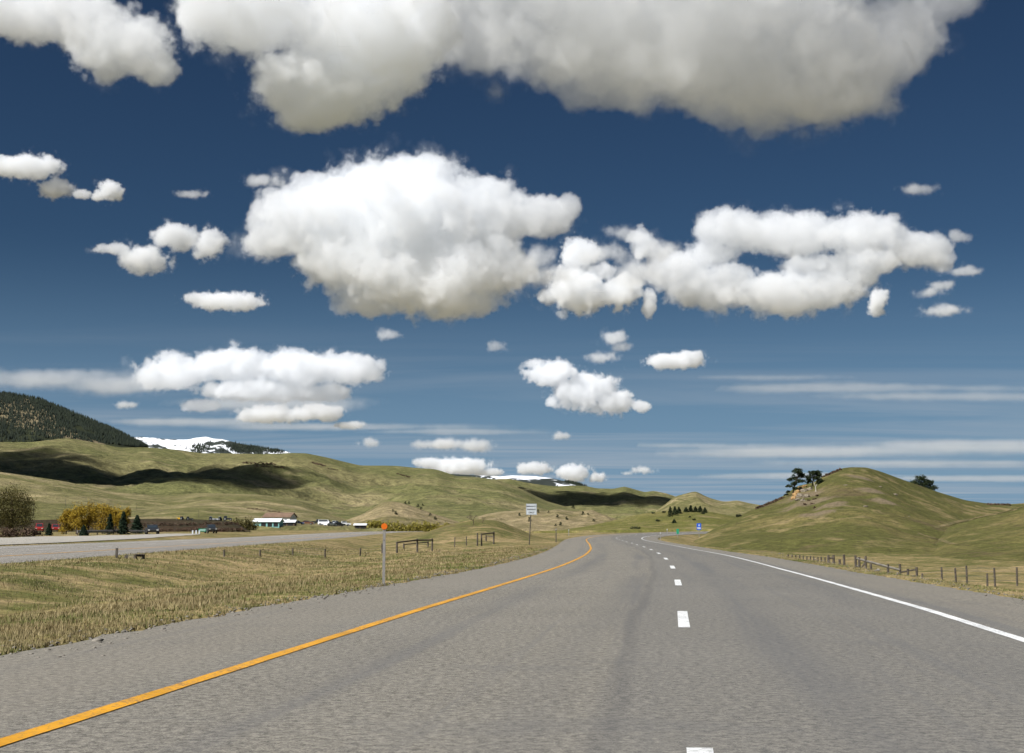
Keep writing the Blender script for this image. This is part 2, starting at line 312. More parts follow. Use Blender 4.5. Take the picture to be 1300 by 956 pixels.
for v_, f_ in TERR:
    _vs.append(v_); _fs.append(f_ + _off); _off += len(v_)
_vs = np.vstack(_vs); _fs = np.vstack(_fs)
BVH = BVHTree.FromPolygons(_vs.tolist(), _fs.tolist())
def hit(u, v, fallback=300):
    """Where the photo's pixel meets the land."""
    r = ray(u, v).normalized(); p = BVH.ray_cast(Vector((0, 0, CH)), r)[0]
    return p if p is not None else at(u, v, fallback)
def at_land(u, Y):
    x = (u - PX) / 1766 * Y; return Vector((x, Y, drop_z(x, Y)))
def drop_z(x, y):
    p = BVH.ray_cast(Vector((x, y, 900)), Vector((0, 0, -1)))[0]; return p.z if p is not None else 0.
# ------------------------------------------------------------------ pavement
def strip(C, N, S, zf, offs, name, mat, i0=0, i1=None, dz=0., edge_noise=0., narrow=0, skirt=0):
    i1 = len(C) if i1 is None else i1; C = C[i0:i1]; N = N[i0:i1]; S = S[i0:i1]; o = np.array(offs, float)
    O = np.repeat(o[None, :], len(C), 0)
    if narrow: O = O * np.interp(C[:, 1], [30, 90, 200], [1, narrow, 1])[:, None]
    if edge_noise: O[:, 0] += fbm(S * .9, S * 0 + 3, 4) * edge_noise; O[:, -1] += fbm(S * .9, S * 0 + 9, 4) * edge_noise
    P = C[:, None, :] + N[:, None, :] * O[:, :, None]
    Z = zf(np.repeat(C[:, 1][:, None], len(o), 1), O) + dz
    if skirt: Z[:, 0] -= skirt; Z[:, -1] -= skirt
    V = np.concatenate([P, Z[:, :, None]], 2).reshape(-1, 3); uv = np.stack([O, np.repeat(S[:, None], len(o), 1)], 2).reshape(-1, 2)
    return np_mesh(name, V, grid_faces(len(C), len(o)), mat, False, uv)
def asphalt(name, col, track):
    m, t, b = new_mat(name, .82, .3); u = t.nodes.new('ShaderNodeUVMap'); s = t.nodes.new('ShaderNodeSeparateXYZ'); t.links.new(u.outputs[0], s.inputs[0])
    p = pos_vec(t); lat = s.outputs['X']
    def mp(scale):
        q = t.nodes.new('ShaderNodeMapping'); q.inputs['Scale'].default_value = scale; t.links.new(u.outputs[0], q.inputs['Vector']); return q.outputs[0]
    agg = noise_node(t, p, 15, 5, .85); agg2 = noise_node(t, p, 85, 2, .6); streak = noise_node(t, mp((1.6, .03, 1)), 1.0, 6, .65, .2); blot = noise_node(t, p, .22, 6, .6)
    cross = noise_node(t, mp((.35, 1.1, 1)), 1.0, 5, .6, .4)
    c = mixc(t, ramp(t, agg, .36, .64), tuple(x * .38 for x in col), tuple(x * 1.66 for x in col))
    c = mixc(t, mth(t, 'MULTIPLY', ramp(t, agg2, .56, .70), .6), c, (.50, .47, .42))
    c = mixc(t, mth(t, 'MULTIPLY', ramp(t, agg2, .44, .30), .7), c, (.045, .045, .045))
    c = mixc(t, mth(t, 'MULTIPLY', ramp(t, streak, .50, .66), .42), c, (.105, .105, .108))
    c = mixc(t, mth(t, 'MULTIPLY', ramp(t, cross, .56, .68), .20), c, (.10, .10, .10))
    c = mixc(t, mth(t, 'MULTIPLY', ramp(t, blot, .35, .7), .22), c, (.27, .25, .21))
    if track:
        # two dark wheel paths in each lane, and the newer, darker mat of the right lane
        for x0 in (-2.75, -.95, .95, 2.6):
            d = mth(t, 'ABSOLUTE', mth(t, 'SUBTRACT', mth(t, 'ADD', lat, mth(t, 'MULTIPLY', noise_node(t, mp((0, .05, 1)), 1., 3), .5)), x0 + .25))
            f = mth(t, 'MULTIPLY', ramp(t, d, .55, .05), mth(t, 'MULTIPLY', ramp(t, noise_node(t, mp((.5, .06, 1)), 1.3, 4), .3, .7), .34))
            c = mixc(t, f, c, (.10, .10, .102))
        c = mixc(t, mth(t, 'MULTIPLY', mth(t, 'MULTIPLY', ramp(t, lat, -.75, -.45), ramp(t, lat, 4.0, 3.75)), .26), c, (.115, .118, .122))
        # a ragged tar seam left of the lane line
        sd = mth(t, 'ABSOLUTE', mth(t, 'ADD', mth(t, 'ADD', lat, .58), mth(t, 'MULTIPLY', mth(t, 'SUBTRACT', noise_node(t, mp((0, .12, 1)), 1., 5), .5), .55)))
        c = mixc(t, mth(t, 'MULTIPLY', ramp(t, sd, .13, .02), .24), c, (.06, .06, .062))
        sh = mth(t, 'MAXIMUM', ramp(t, lat, -3.95, -4.5), ramp(t, lat, 3.75, 4.2)); c = mixc(t, mth(t, 'MULTIPLY', sh, .45), c, mixc(t, ramp(t, noise_node(t, p, 17, 5, .85), .38, .62), (.085, .075, .06), (.345, .31, .25)))
    t.links.new(c, b.inputs['Base Color']); bump(t, b, mth(t, 'ADD', agg, mth(t, 'MULTIPLY', agg2, .5)), .5, .006)
    return m
M['asphalt'] = asphalt('old_asphalt', (.176, .161, .132), True); M['asphalt_far'] = asphalt('far_asphalt', (.25, .23, .20), False)
M['gravel_road'] = plain('pale_gravel', (.36, .335, .29), .95, .1, 0, .15, 2)
def paint(name, col, wear=.5):
    m, t, b = new_mat(name, .6, .3); p = pos_vec(t); n = noise_node(t, p, 26, 6, .7); n2 = noise_node(t, p, 1.7, 4, .6)
    f = mth(t, 'ADD', mth(t, 'MULTIPLY', n, .7), mth(t, 'MULTIPLY', n2, .3))
    t.links.new(mixc(t, ramp(t, f, .505, .565), mixc(t, ramp(t, noise_node(t, p, .9, 5, .7), .4, .7), col, tuple(x * .72 for x in col)), tuple(x * wear + .05 for x in col)), b.inputs['Base Color']); return m
M['yellow_paint'] = paint('yellow_paint', (.70, .335, .022), .42); M['white_paint'] = paint('white_paint', (.83, .83, .81), .5)
tag(link(strip(RC, RN, RS, z_road, list(np.linspace(EL, ER, 15)), 'road', M['asphalt'], edge_noise=.2)), kind='structure')
tag(link(strip(RC, RN, RS, z_road, [YL - .068, YL + .068], 'yellow_edge_line', M['yellow_paint'], dz=.006, edge_noise=.012, narrow=.93)), kind='structure')
tag(link(strip(RC, RN, RS, z_road, [WL - .07, WL + .07], 'white_edge_line', M['white_paint'], dz=.005, edge_noise=.008)), kind='structure')
s0 = np.interp(17.9, RC[:, 1], RS); LANE = []
for k in range(-4, 26):
    a, b_ = s0 + 12.19 * k - 1.62, s0 + 12.19 * k + 1.62
    if a < 0 or b_ > RS[-1]: continue
    q = np.linspace(a, b_, 6); C = np.stack([np.interp(q, RS, RC[:, 0]), np.interp(q, RS, RC[:, 1])], 1)
    o = strip(C, normals(C), q, z_road, [-.068, .068], 'lane_dash', M['white_paint'], dz=.005); tag(link(o), kind='structure')
tag(link(strip(OC, ON, OS, z_opp, [-7.3] + list(np.linspace(-6.6, 6.3, 9)) + [7.0], 'opposite_road', M['asphalt_far'], edge_noise=.2, skirt=.22)), kind='structure')
for off, nm, mt in ((-4.0, 'white_edge_line', 'white_paint'), (3.7, 'yellow_edge_line', 'yellow_paint')):
    tag(link(strip(OC, ON, OS, z_opp, [off - .09, off + .09], nm, M[mt], dz=.008)), kind='structure')
for k in range(6, 42):
    a = 12.19 * k; q = np.linspace(a, a + 3.05, 4); C = np.stack([np.interp(q, OS, OC[:, 0]), np.interp(q, OS, OC[:, 1])], 1)
    tag(link(strip(C, normals(C), q, z_opp, [-.25, -.10], 'lane_dash', M['white_paint'], dz=.008)), kind='structure')
_ne = [(-33.5, 40), (-33.5, 70), (-33.8, 92), (-35, 110), (-38, 145), (-41.5, 176), (-46, 205), (-54, 236)]; _fe = [(-62, 40), (-60, 70), (-57, 110), (-52, 145), (-51, 165), (-51, 190), (-53, 215), (-58, 240)]
_qi = np.linspace(0, len(_ne) - 1, 60); _ne = [tuple(np.array([np.interp(q, range(len(_ne)), [p_[j] for p_ in _ne]) for j in (0, 1)])) for q in _qi]; _fe = [tuple(np.array([np.interp(q, range(len(_fe)), [p_[j] for p_ in _fe]) for j in (0, 1)])) for q in _qi]
V = np.array([(x, y, drop_z(x, y) + .05) for a, b_ in zip(_ne, _fe) for x, y in [(a[0] + (b_[0] - a[0]) * q, a[1] + (b_[1] - a[1]) * q) for q in np.linspace(0, 1, 21)]])
tag(link(np_mesh('frontage_road', V, grid_faces(len(_ne), 21), M['gravel_road'], True)), kind='structure')
LET = {}                                                    # the sign's lettering, as meshes one unit high
for s_ in ('EMERGENCY', 'PARKING', 'ONLY'):
    c = bpy.data.curves.new('lettering', 'FONT'); c.body = s_; c.align_x = 'CENTER'; c.align_y = 'CENTER'; c.extrude = .015; c.offset = .03
    o = bpy.data.objects.new('lettering', c); COL.objects.link(o); bpy.context.view_layer.update(); LET[s_] = bpy.data.meshes.new_from_object(o.evaluated_get(bpy.context.evaluated_depsgraph_get())); bpy.data.objects.remove(o)
# ------------------------------------------------------------------ clouds: vapour volumes lit by the sun
vm = bpy.data.materials.new('cloud_vapour'); vm.use_nodes = True; t = vm.node_tree; t.nodes.clear()
pv = t.nodes.new('ShaderNodeVolumePrincipled'); mo = t.nodes.new('ShaderNodeOutputMaterial'); t.links.new(pv.outputs[0], mo.inputs['Volume'])
pv.inputs['Color'].default_value = (.984, .991, 1, 1); pv.inputs['Density'].default_value = 1.; pv.inputs['Anisotropy'].default_value = 0.
NCL = 0
def cloud(label, blobs, Y, tau=2.2, res=1.7, namp=1.5, nscale=1., depth=.85, edge=.075, puff=.38, C=None, stretch=1., fine=False):
    """blobs: (u, v, half width, half height) in photo pixels at distance Y, or metres when C is given."""
    global NCL; NCL += 1; seed = NCL
    if tau < 1.2 and not fine: edge, namp, puff = .45, namp * 1.35, .3
    if C is None:
        C = at(sum(b[0] for b in blobs) / len(blobs), sum(b[1] for b in blobs) / len(blobs), Y); k = K(Y); px = True
    else: k = 3.; px = False
    L = []
    for b in blobs:
        if px: p = at(b[0], b[1], Y) - C; rx, rz = b[2] * k, b[3] * k
        else: p = Vector((b[0], 0, b[1])); rx, rz = b[2], b[3]
        ry = depth * (rx * rz) ** .5
        L.append((Vector((p.x, rnd.uniform(-.3, .3) * ry, p.z)), Vector((rx, ry, rz))))
    mg = 1.3; mn = Vector([min(c[i] - mg * r[i] for c, r in L) for i in range(3)]); mx = Vector([max(c[i] + mg * r[i] for c, r in L) for i in range(3)])
    ng = bpy.data.node_groups.new('vapour', 'GeometryNodeTree'); ng.interface.new_socket('Geometry', in_out='OUTPUT', socket_type='NodeSocketGeometry')
    N = ng.nodes.new; KL = ng.links.new
    out = N('NodeGroupOutput'); vc = N('GeometryNodeVolumeCube'); sm = N('GeometryNodeSetMaterial'); sm.inputs['Material'].default_value = vm; pos = N('GeometryNodeInputPosition')
    size = sum((r.x * r.z) ** .5 for c, r in L) / len(L)
    def m2(op, a, b=0.):
        n = N('ShaderNodeMath'); n.operation = op
        for i, x in enumerate((a, b)):
            if isinstance(x, (int, float)): n.inputs[i].default_value = x
            else: KL(x, n.inputs[i])
        return n
    def noise(scale, detail, rough):
        q = N('ShaderNodeTexNoise'); q.noise_dimensions = '4D'; q.inputs['W'].default_value = seed * 7.31; q.inputs['Scale'].default_value = scale; q.inputs['Detail'].default_value = detail; q.inputs['Roughness'].default_value = rough
        if stretch != 1.:
            w = N('ShaderNodeVectorMath'); w.operation = 'MULTIPLY'; KL(pos.outputs[0], w.inputs[0]); w.inputs[1].default_value = (1 / stretch, 1, 1); KL(w.outputs[0], q.inputs['Vector'])
        else: KL(pos.outputs[0], q.inputs['Vector'])
        return q.outputs[0]
    acc = None
    for c, r in L:
        a = N('ShaderNodeVectorMath'); a.operation = 'SUBTRACT'; KL(pos.outputs[0], a.inputs[0]); a.inputs[1].default_value = c
        d = N('ShaderNodeVectorMath'); d.operation = 'DIVIDE'; KL(a.outputs[0], d.inputs[0]); d.inputs[1].default_value = r
        e = N('ShaderNodeVectorMath'); e.operation = 'LENGTH'; KL(d.outputs[0], e.inputs[0])
        if acc is None: acc = e.outputs['Value']
        else:
            s = m2('SMOOTH_MIN', acc, e.outputs['Value']); s.inputs[2].default_value = .18; acc = s.outputs[0]
    n1 = m2('SUBTRACT', noise(1.0 * nscale / size, 6.5, .64), .5).outputs[0]
    vo = N('ShaderNodeTexVoronoi'); vo.voronoi_dimensions = '3D'; vo.inputs['Scale'].default_value = 2.1 * nscale / size; vo.inputs['Detail'].default_value = 2.; vo.inputs['Roughness'].default_value = .5; vo.inputs['Lacunarity'].default_value = 2.6
    wv = N('ShaderNodeVectorMath'); wv.operation = 'MULTIPLY_ADD'; cn = N('ShaderNodeTexNoise'); cn.inputs['Scale'].default_value = 3.2 * nscale / size; cn.inputs['Detail'].default_value = 2.5; KL(pos.outputs[0], cn.inputs['Vector'])
    KL(cn.outputs['Color'], wv.inputs[0]); wv.inputs[1].default_value = (.34 * size / nscale,) * 3; KL(pos.outputs[0], wv.inputs[2]); KL(wv.outputs[0], vo.inputs['Vector'])
    n2 = m2('SUBTRACT', .52, vo.outputs['Distance']).outputs[0]
    nn = m2('ADD', m2('MULTIPLY', n1, namp).outputs[0], m2('MULTIPLY', n2, puff).outputs[0]).outputs[0]
    h = m2('ADD', m2('SUBTRACT', 1., acc).outputs[0], nn).outputs[0]
    q = N('ShaderNodeMapRange'); KL(h, q.inputs[0]); q.inputs[1].default_value = 0; q.inputs[2].default_value = edge; q.inputs[3].default_value = 0; q.inputs[4].default_value = 1.45 * tau / size
    fg = N('ShaderNodeMapRange'); KL(m2('ADD', h, m2('MULTIPLY', n1, 1.6).outputs[0]).outputs[0], fg.inputs[0]); fg.inputs[1].default_value = -.06; fg.inputs[2].default_value = .34; fg.inputs[3].default_value = 0; fg.inputs[4].default_value = .22 * tau / size   # torn thin fringe
    q = m2('MAXIMUM', q.outputs[0], fg.outputs[0])
    KL(q.outputs[0], vc.inputs['Density']); vc.inputs['Min'].default_value = mn; vc.inputs['Max'].default_value = mx
    vol = np.prod([(mx[i] - mn[i]) / k / res for i in range(3)]); rs_ = res * max(1, (vol / 9e6) ** (1 / 3))
    for i, ax in enumerate('XYZ'): vc.inputs['Resolution ' + ax].default_value = max(12, int((mx[i] - mn[i]) / k / rs_))
    KL(vc.outputs[0], sm.inputs[0]); KL(sm.outputs[0], out.inputs[0])
    me = bpy.data.volumes.new('cloud'); me.materials.append(vm); o = bpy.data.objects.new('cloud', me); link(o); o.location = C
    o.modifiers.new('vapour', 'NODES').node_group = ng
    return tag(o, label, 'cloud')
cloud('huge white cumulus with a grey flat base spreading across the top right of the sky', [(850, 30, 320, 110), (670, 25, 150, 80), (1000, 75, 205, 95), (880, 90, 200, 72), (1125, 55, 95, 80), (1195, 0, 55, 36), (780, -60, 460, 80), (600, 20, 90, 80), (1040, 128, 120, 45), (770, 108, 110, 42), (930, 135, 110, 36)], 2800, .85, nscale=1.0, namp=1.45, fine=True)
cloud('ragged white cumulus at the top of the sky, left of the huge grey based one', [(330, 25, 105, 55), (470, 55, 120, 70), (405, 105, 110, 55), (265, 25, 55, 50), (535, 20, 60, 55), (385, 150, 42, 20)], 2250, 1.2, nscale=1., depth=1.5)
cloud('white cloud mass cut off by the top left corner of the sky', [(55, 15, 115, 45), (145, 55, 90, 52), (195, 88, 42, 28), (-20, 10, 80, 40)], 2250, 1.25, nscale=1.)
cloud('small white cloud touching the left edge of the sky above the hills', [(40, 214, 44, 19), (68, 238, 26, 14), (5, 212, 30, 16), (105, 247, 14, 8)], 4600, 1.6, namp=2.)
cloud('tiny white puff right of the small cloud at the left edge', [(140, 243, 19, 14), (128, 250, 14, 6)], 4650, 1.5, namp=2.1)
cloud('broken wispy white cloud left of the largest round cumulus', [(180, 328, 36, 22), (268, 310, 24, 24), (222, 300, 40, 18), (145, 316, 28, 9)], 5500, 1.3, namp=2.4)
cloud('thin faint wisp above and left of the round cumulus', [(335, 229, 28, 11)], 5000, .8, namp=2.)
cloud('thin torn scraps trailing right of the double decked cumulus', [(1215, 300, 22, 9), (1222, 345, 30, 8), (1180, 372, 26, 8)], 5700, .55, namp=2.2)
cloud('faint streak of vapour in the blue left of the round cumulus', [(243, 247, 24, 6)], 5000, .5, namp=2.)
cloud('small flat white cloud below the wispy one on the left', [(285, 382, 52, 14), (258, 380, 28, 9), (310, 384, 30, 9)], 6600, 1.8, namp=1.9)
cloud('largest round white cumulus with a grey hollow centre in mid sky', [(500, 275, 160, 82), (380, 278, 72, 52), (540, 350, 130, 62), (600, 265, 90, 58), (682, 275, 52, 36), (398, 238, 32, 24), (620, 335, 72, 50), (440, 325, 90, 55), (520, 222, 84, 34), (350, 305, 44, 34), (585, 380, 60, 30), (470, 380, 62, 26), (335, 280, 30, 30), (720, 262, 22, 20)], 5200, 1.6, nscale=1.05, namp=1.45)
cloud('lumpy white cloud joining the round cumulus to the long one on the right', [(735, 322, 28, 30), (732, 370, 46, 34), (790, 370, 32, 26), (668, 350, 24, 12), (825, 385, 12, 24), (815, 308, 20, 24), (760, 345, 26, 16), (700, 375, 22, 14)], 5900, 1.6, namp=1.9)
cloud('long white double decked cumulus with a blue gap, right of centre', [(930, 292, 58, 32), (1010, 298, 80, 35), (1100, 295, 66, 36), (1160, 318, 50, 30), (1195, 330, 25, 18), (855, 340, 48, 36), (900, 362, 70, 32), (985, 374, 90, 33), (1055, 362, 60, 30), (1100, 332, 55, 22), (1040, 338, 62, 20), (900, 322, 46, 22), (1085, 350, 40, 20), (1180, 315, 40, 24), (925, 350, 40, 20)], 5900, 1.3, nscale=1.)
cloud('thin torn wisps of cloud hanging between the round and the double decked cumulus', [(700, 350, 46, 20), (765, 322, 44, 18), (808, 352, 40, 22), (796, 296, 30, 13), (680, 330, 36, 20), (840, 320, 30, 16)], 5600, .75, namp=2.)
cloud('tiny upright puff under the right end of the double decked cumulus', [(1115, 380, 15, 18), (1112, 394, 12, 10)], 5500, 1.5, namp=2.2)
cloud('small pale streak of cloud near the right edge under the double decked cumulus', [(1195, 395, 30, 10), (1192, 362, 24, 8)], 5500, .8, namp=1.9)
cloud('faint wisp high on the right between the huge and the double decked cumulus', [(1165, 240, 30, 8)], 4600, .5, namp=2.)
cloud('small oval white cloud alone in the blue right of centre', [(858, 458, 42, 12), (840, 459, 26, 10), (872, 453, 26, 9)], 8600, 1.9, namp=1.9)
cloud('slanting white cloud drifting above the distant ridge in mid picture', [(700, 474, 36, 20), (742, 495, 46, 26), (780, 511, 34, 18), (812, 516, 18, 9), (700, 510, 10, 12), (680, 462, 18, 9)], 8600, 2., namp=1.9)
cloud('two small slanting scraps of cloud below the lumpy joining cloud', [(778, 428, 24, 12), (765, 453, 22, 9), (790, 440, 16, 8)], 8000, .9, namp=1.9)
cloud('wide bank of heaped cumulus over the left hills', [(220, 474, 56, 26), (300, 465, 66, 26), (380, 470, 70, 30), (450, 470, 46, 25), (330, 495, 100, 18), (252, 515, 30, 12), (415, 498, 44, 14)], 9000, 1.8)
cloud('flat thin grey veil of cloud at the far left above the forested mountain', [(60, 482, 130, 17), (160, 488, 110, 16), (330, 512, 140, 12)], 9800, .6, stretch=3.)
for lb, bl, Yq, ta in (('long thin veil of white cloud low over the right half of the sky', [(860, 566, 190, 5), (1040, 572, 260, 8), (1230, 566, 200, 9), (1120, 588, 220, 5)], 13000, .34), ('faint level streak of thin cloud right of the slanting cloud', [(1080, 492, 260, 5), (1180, 503, 190, 6), (960, 481, 150, 3)], 10500, .24), ('lowest faint streak of thin cloud just above the right hill', [(1010, 603, 220, 5), (1200, 607, 180, 5)], 15000, .26), ('thin level veil under the heaped cumulus on the left', [(210, 534, 190, 6), (420, 541, 200, 5), (560, 548, 130, 4)], 12500, .30)):
    cloud(lb, bl, Yq, ta * .8, stretch=6., depth=1.6, namp=1.7, nscale=.45, res=3.5)
cloud('pair of low flat clouds over the main grassy hill', [(402, 524, 40, 13), (340, 527, 46, 14), (445, 540, 24, 6)], 11500, 1.8)
cloud('tiny scrap of cloud above the snowy peak', [(160, 514, 18, 6)], 11000, .8, namp=1.8)
cloud('small low cloud over the right end of the grassy hill crest', [(470, 562, 18, 8), (560, 564, 42, 8), (604, 566, 26, 11)], 15000, 1.1)
cloud('white cumulus peeping over the hill crest left of the distant snow', [(580, 592, 48, 13), (545, 588, 22, 8), (622, 600, 24, 6)], 21000, 2.0)
cloud('small bright cumulus above the distant snow ridge', [(678, 594, 25, 10)], 21000, 1.8)
cloud('right hand of the two bright cumulus over the distant snow ridge', [(728, 601, 28, 12), (757, 606, 14, 7)], 21500, 1.8)
cloud('faint small cloud low over the dark ridge', [(815, 597, 18, 6), (795, 601, 10, 3)], 21000, .9, namp=1.8)
cloud('tiny faint puff high above the two bright cumulus', [(712, 553, 14, 6)], 15000, .9, namp=1.8)
cloud('faint ragged scrap just under the round cumulus', [(490, 425, 20, 8), (630, 440, 16, 8)], 7500, .5, namp=2.)
SHC = Vector((-455, 1330, 105)) + SD * (900 / SD.z)
cloud('broad cumulus outside the picture on the left that shades the hillside', [(-170, 0, 300, 110), (40, 20, 150, 100)], 2000, 3.0, depth=2.4, C=SHC)
# ------------------------------------------------------------------ grass, stones
def course(d, o):
    return np.interp(d, RC[:, 1], RC[:, 0]) + np.interp(d, RC[:, 1], RN[:, 0]) * o, d + np.interp(d, RC[:, 1], RN[:, 1]) * o
def blades(name, n, rng, mat, side, seed, hmin, hmax, wmul=1., e0=.15, e1=42.):
    """Tufts of upright grass along the pavement: real triangles."""
    r = np.random.RandomState(seed); d = rng[0] * (rng[1] / rng[0]) ** r.rand(n)
    e = e0 + (e1 - e0) * r.rand(n) ** 2.4
    o = np.where(side < 0, EL - e, ER + e); x, y = course(d, o)
    keep = (1.5 if seed % 2 else -1.5) * fbm(x * .22, y * .22, 4) + .3 * fbm(x * 1.3, y * 1.3 + seed, 2) + r.rand(n) * .9 > .35; x, y, d, e = x[keep], y[keep], d[keep], e[keep]; n = len(x)
    z = zground(x, y); a = r.rand(n) * 6.283; hgt = (hmin + (hmax - hmin) * r.rand(n)) * np.minimum(1, .35 + e * .5); w_ = wmul * (.002 + .00028 * d)
    lean = hgt * r.uniform(.1, .8, n); b = r.rand(n) * 6.283
    P = np.stack([np.stack([x - np.cos(a) * w_, y - np.sin(a) * w_, z - .02], 1), np.stack([x + np.cos(a) * w_, y + np.sin(a) * w_, z - .02], 1), np.stack([x + np.cos(b) * lean, y + np.sin(b) * lean, z + hgt], 1)], 1).reshape(-1, 3)
    tag(link(np_mesh(name, P, np.arange(n * 3).reshape(-1, 3), mat, False)), kind='stuff')
M['dry_blade'] = leaf_mat('dry_blade', (.21, .165, .08), (.36, .29, .155), .5); M['green_blade'] = leaf_mat('green_blade', (.095, .115, .03), (.19, .195, .065), .5)
blades('dry_grass', 230000, (9, 110), M['dry_blade'], -1, 1, .03, .10)
blades('green_grass', 95000, (9, 110), M['green_blade'], -1, 2, .025, .085)
blades('dry_grass', 40000, (14, 130), M['dry_blade'], 1, 3, .02, .07, e1=9)
blades('green_grass', 24000, (14, 130), M['green_blade'], 1, 4, .02, .07, e1=9)
def stones(name, n, mat, seed):
    r = np.random.RandomState(seed); ico = bmesh.new(); bmesh.ops.create_icosphere(ico, subdivisions=1, radius=1); iv = np.array([v.co[:] for v in ico.verts]); fi = np.array([[v.index for v in f.verts] for f in ico.faces]); ico.free()
    d = 8 * (90 / 8) ** r.rand(n); sd_ = r.rand(n) < .6; e = r.normal(.1, .28, n); o = np.where(sd_, EL - e, ER + e); x, y = course(d, o); z = np.maximum(zground(x, y), np.where(e < .1, 0, -9)); s = r.uniform(.006, .022, n) * np.where(r.rand(n) < .015, 2.5, 1)
    P = (iv[None] * (1 + .25 * r.normal(size=(n, len(iv), 1))) * s[:, None, None] * np.array([1.2, 1, .7])) + np.stack([x, y, z], 1)[:, None]
    tag(link(np_mesh(name, P.reshape(-1, 3), (fi[None] + (np.arange(n) * len(iv))[:, None, None]).reshape(-1, 3), mat, False)), kind='stuff')
M['stone'] = plain('pale_stone', (.20, .18, .15), .9, .2, 0, .4, 9); stones('gravel', 1800, M['stone'], 5)
# ------------------------------------------------------------------ vegetation builders (all sizes in metres)
M['bark'] = plain('bark', (.10, .075, .055), .95, .1, 0, .4, 5); M['dead_wood'] = plain('dead_wood', (.42, .38, .33), .9, .1, 0, .25, 4)
M['needles'] = leaf_mat('dark_needles', (.016, .026, .012), (.045, .058, .024), .8); M['spruce'] = leaf_mat('spruce_needles', (.012, .024, .014), (.032, .052, .026), .9)
M['far_needles'] = leaf_mat('distant_needles', (.009, .014, .010), (.022, .029, .017), .02)
M['willow'] = leaf_mat('yellow_leaves', (.21, .135, .016), (.44, .31, .035), .7); M['thicket'] = leaf_mat('yellow_green_leaves', (.17, .15, .022), (.34, .29, .06), .5)
M['olive_leaf'] = leaf_mat('olive_leaves', (.040, .038, .012), (.125, .105, .03), .6); M['juniper'] = leaf_mat('juniper_leaves', (.02, .028, .014), (.055, .062, .028), 1.)
M['brown_twig'] = leaf_mat('brown_twigs', (.060, .038, .026), (.16, .105, .07), .7)
def leaf_cloud(n, blobs, size, seed, shell=.45, flat=1., out=.5):
    """n small quads scattered through ellipsoids (cx, cy, cz, rx, ry, rz); clumped so that gaps show."""
    r = np.random.RandomState(seed); w_ = np.array([b[3] * b[5] for b in blobs]); w_ = w_ / w_.sum(); P = []
    for b, k in zip(blobs, np.maximum(1, (w_ * n).astype(int))):
        nc = max(3, k // 14); u = r.normal(size=(nc, 3)); u /= np.linalg.norm(u, axis=1)[:, None]; c = u * (r.rand(nc) ** shell)[:, None]
        c = c[r.randint(0, nc, k)] + r.normal(size=(k, 3)) * .19
        P.append(np.array(b[:3]) + c * np.array(b[3:6]))
    P = np.vstack(P); n = len(P); a = r.normal(size=(n, 3)); a /= np.linalg.norm(a, axis=1)[:, None]; q = r.normal(size=(n, 3)); q[:, 2] *= flat; q -= (q * a).sum(1)[:, None] * a; q /= np.linalg.norm(q, axis=1)[:, None]
    s = (size * r.uniform(.6, 1.4, n))[:, None]; V = np.stack([P - a * s, P - q * s * .5, P + a * s, P + q * s * .5], 1).reshape(-1, 3)
    return V, np.arange(n * 4).reshape(-1, 4)
def limb_mesh(mb, base, tips, r0, n=6, seed=0):
    q = random.Random(seed)
    for tp in tips:
        b = Vector(base); tp = Vector(tp); mid = b.lerp(tp, .5) + Vector((q.uniform(-.1, .1), q.uniform(-.1, .1), .08)) * (tp - b).length
        mb.tube([b, mid, tp], [r0, r0 * .6, r0 * .15], n)
def tree(name, label, pos, h, w, mat, n, leaf, blobs=None, trunk_h=.35, cat='tree', group=None, seed=0, bark='bark', trunk_r=None, lean=(0, 0)):
    """A leafy tree or shrub: trunk with limbs, and a crown of leaf-sized faces."""
    q = random.Random(seed); e = empty(name, pos, label, cat, group)
    if blobs is None:
        blobs = []
        for i in range(7):
            a = i * 2.4 + q.random(); zc = h * q.uniform(trunk_h + .05, .86); rr_ = w * .5 * (1 - .55 * max(0, zc / h - .55)) * .62
            blobs.append((math.cos(a) * w * .24, math.sin(a) * w * .24, zc, rr_ * q.uniform(.7, 1.1), rr_ * q.uniform(.7, 1.1), h * .17 * q.uniform(.8, 1.2)))
        blobs.append((0, 0, h * .62, w * .3, w * .3, h * .34))
    tr = MB(); r0 = trunk_r or max(.03, h * .025); top = Vector((lean[0], lean[1], h * .7))
    tr.tube([(0, 0, -.3), (lean[0] * .3, lean[1] * .3, h * .25), tuple(top * .75), tuple(top)], [r0 * 1.3, r0, r0 * .6, r0 * .2])
    limb_mesh(tr, top * .4, [(b[0], b[1], b[2]) for b in blobs[:7]], r0 * .5, 5, seed)
    tr.build('trunk', M[bark], e)
    V, f = leaf_cloud(n, blobs, leaf, seed); link(np_mesh('crown', V, f, mat, False), e); return e
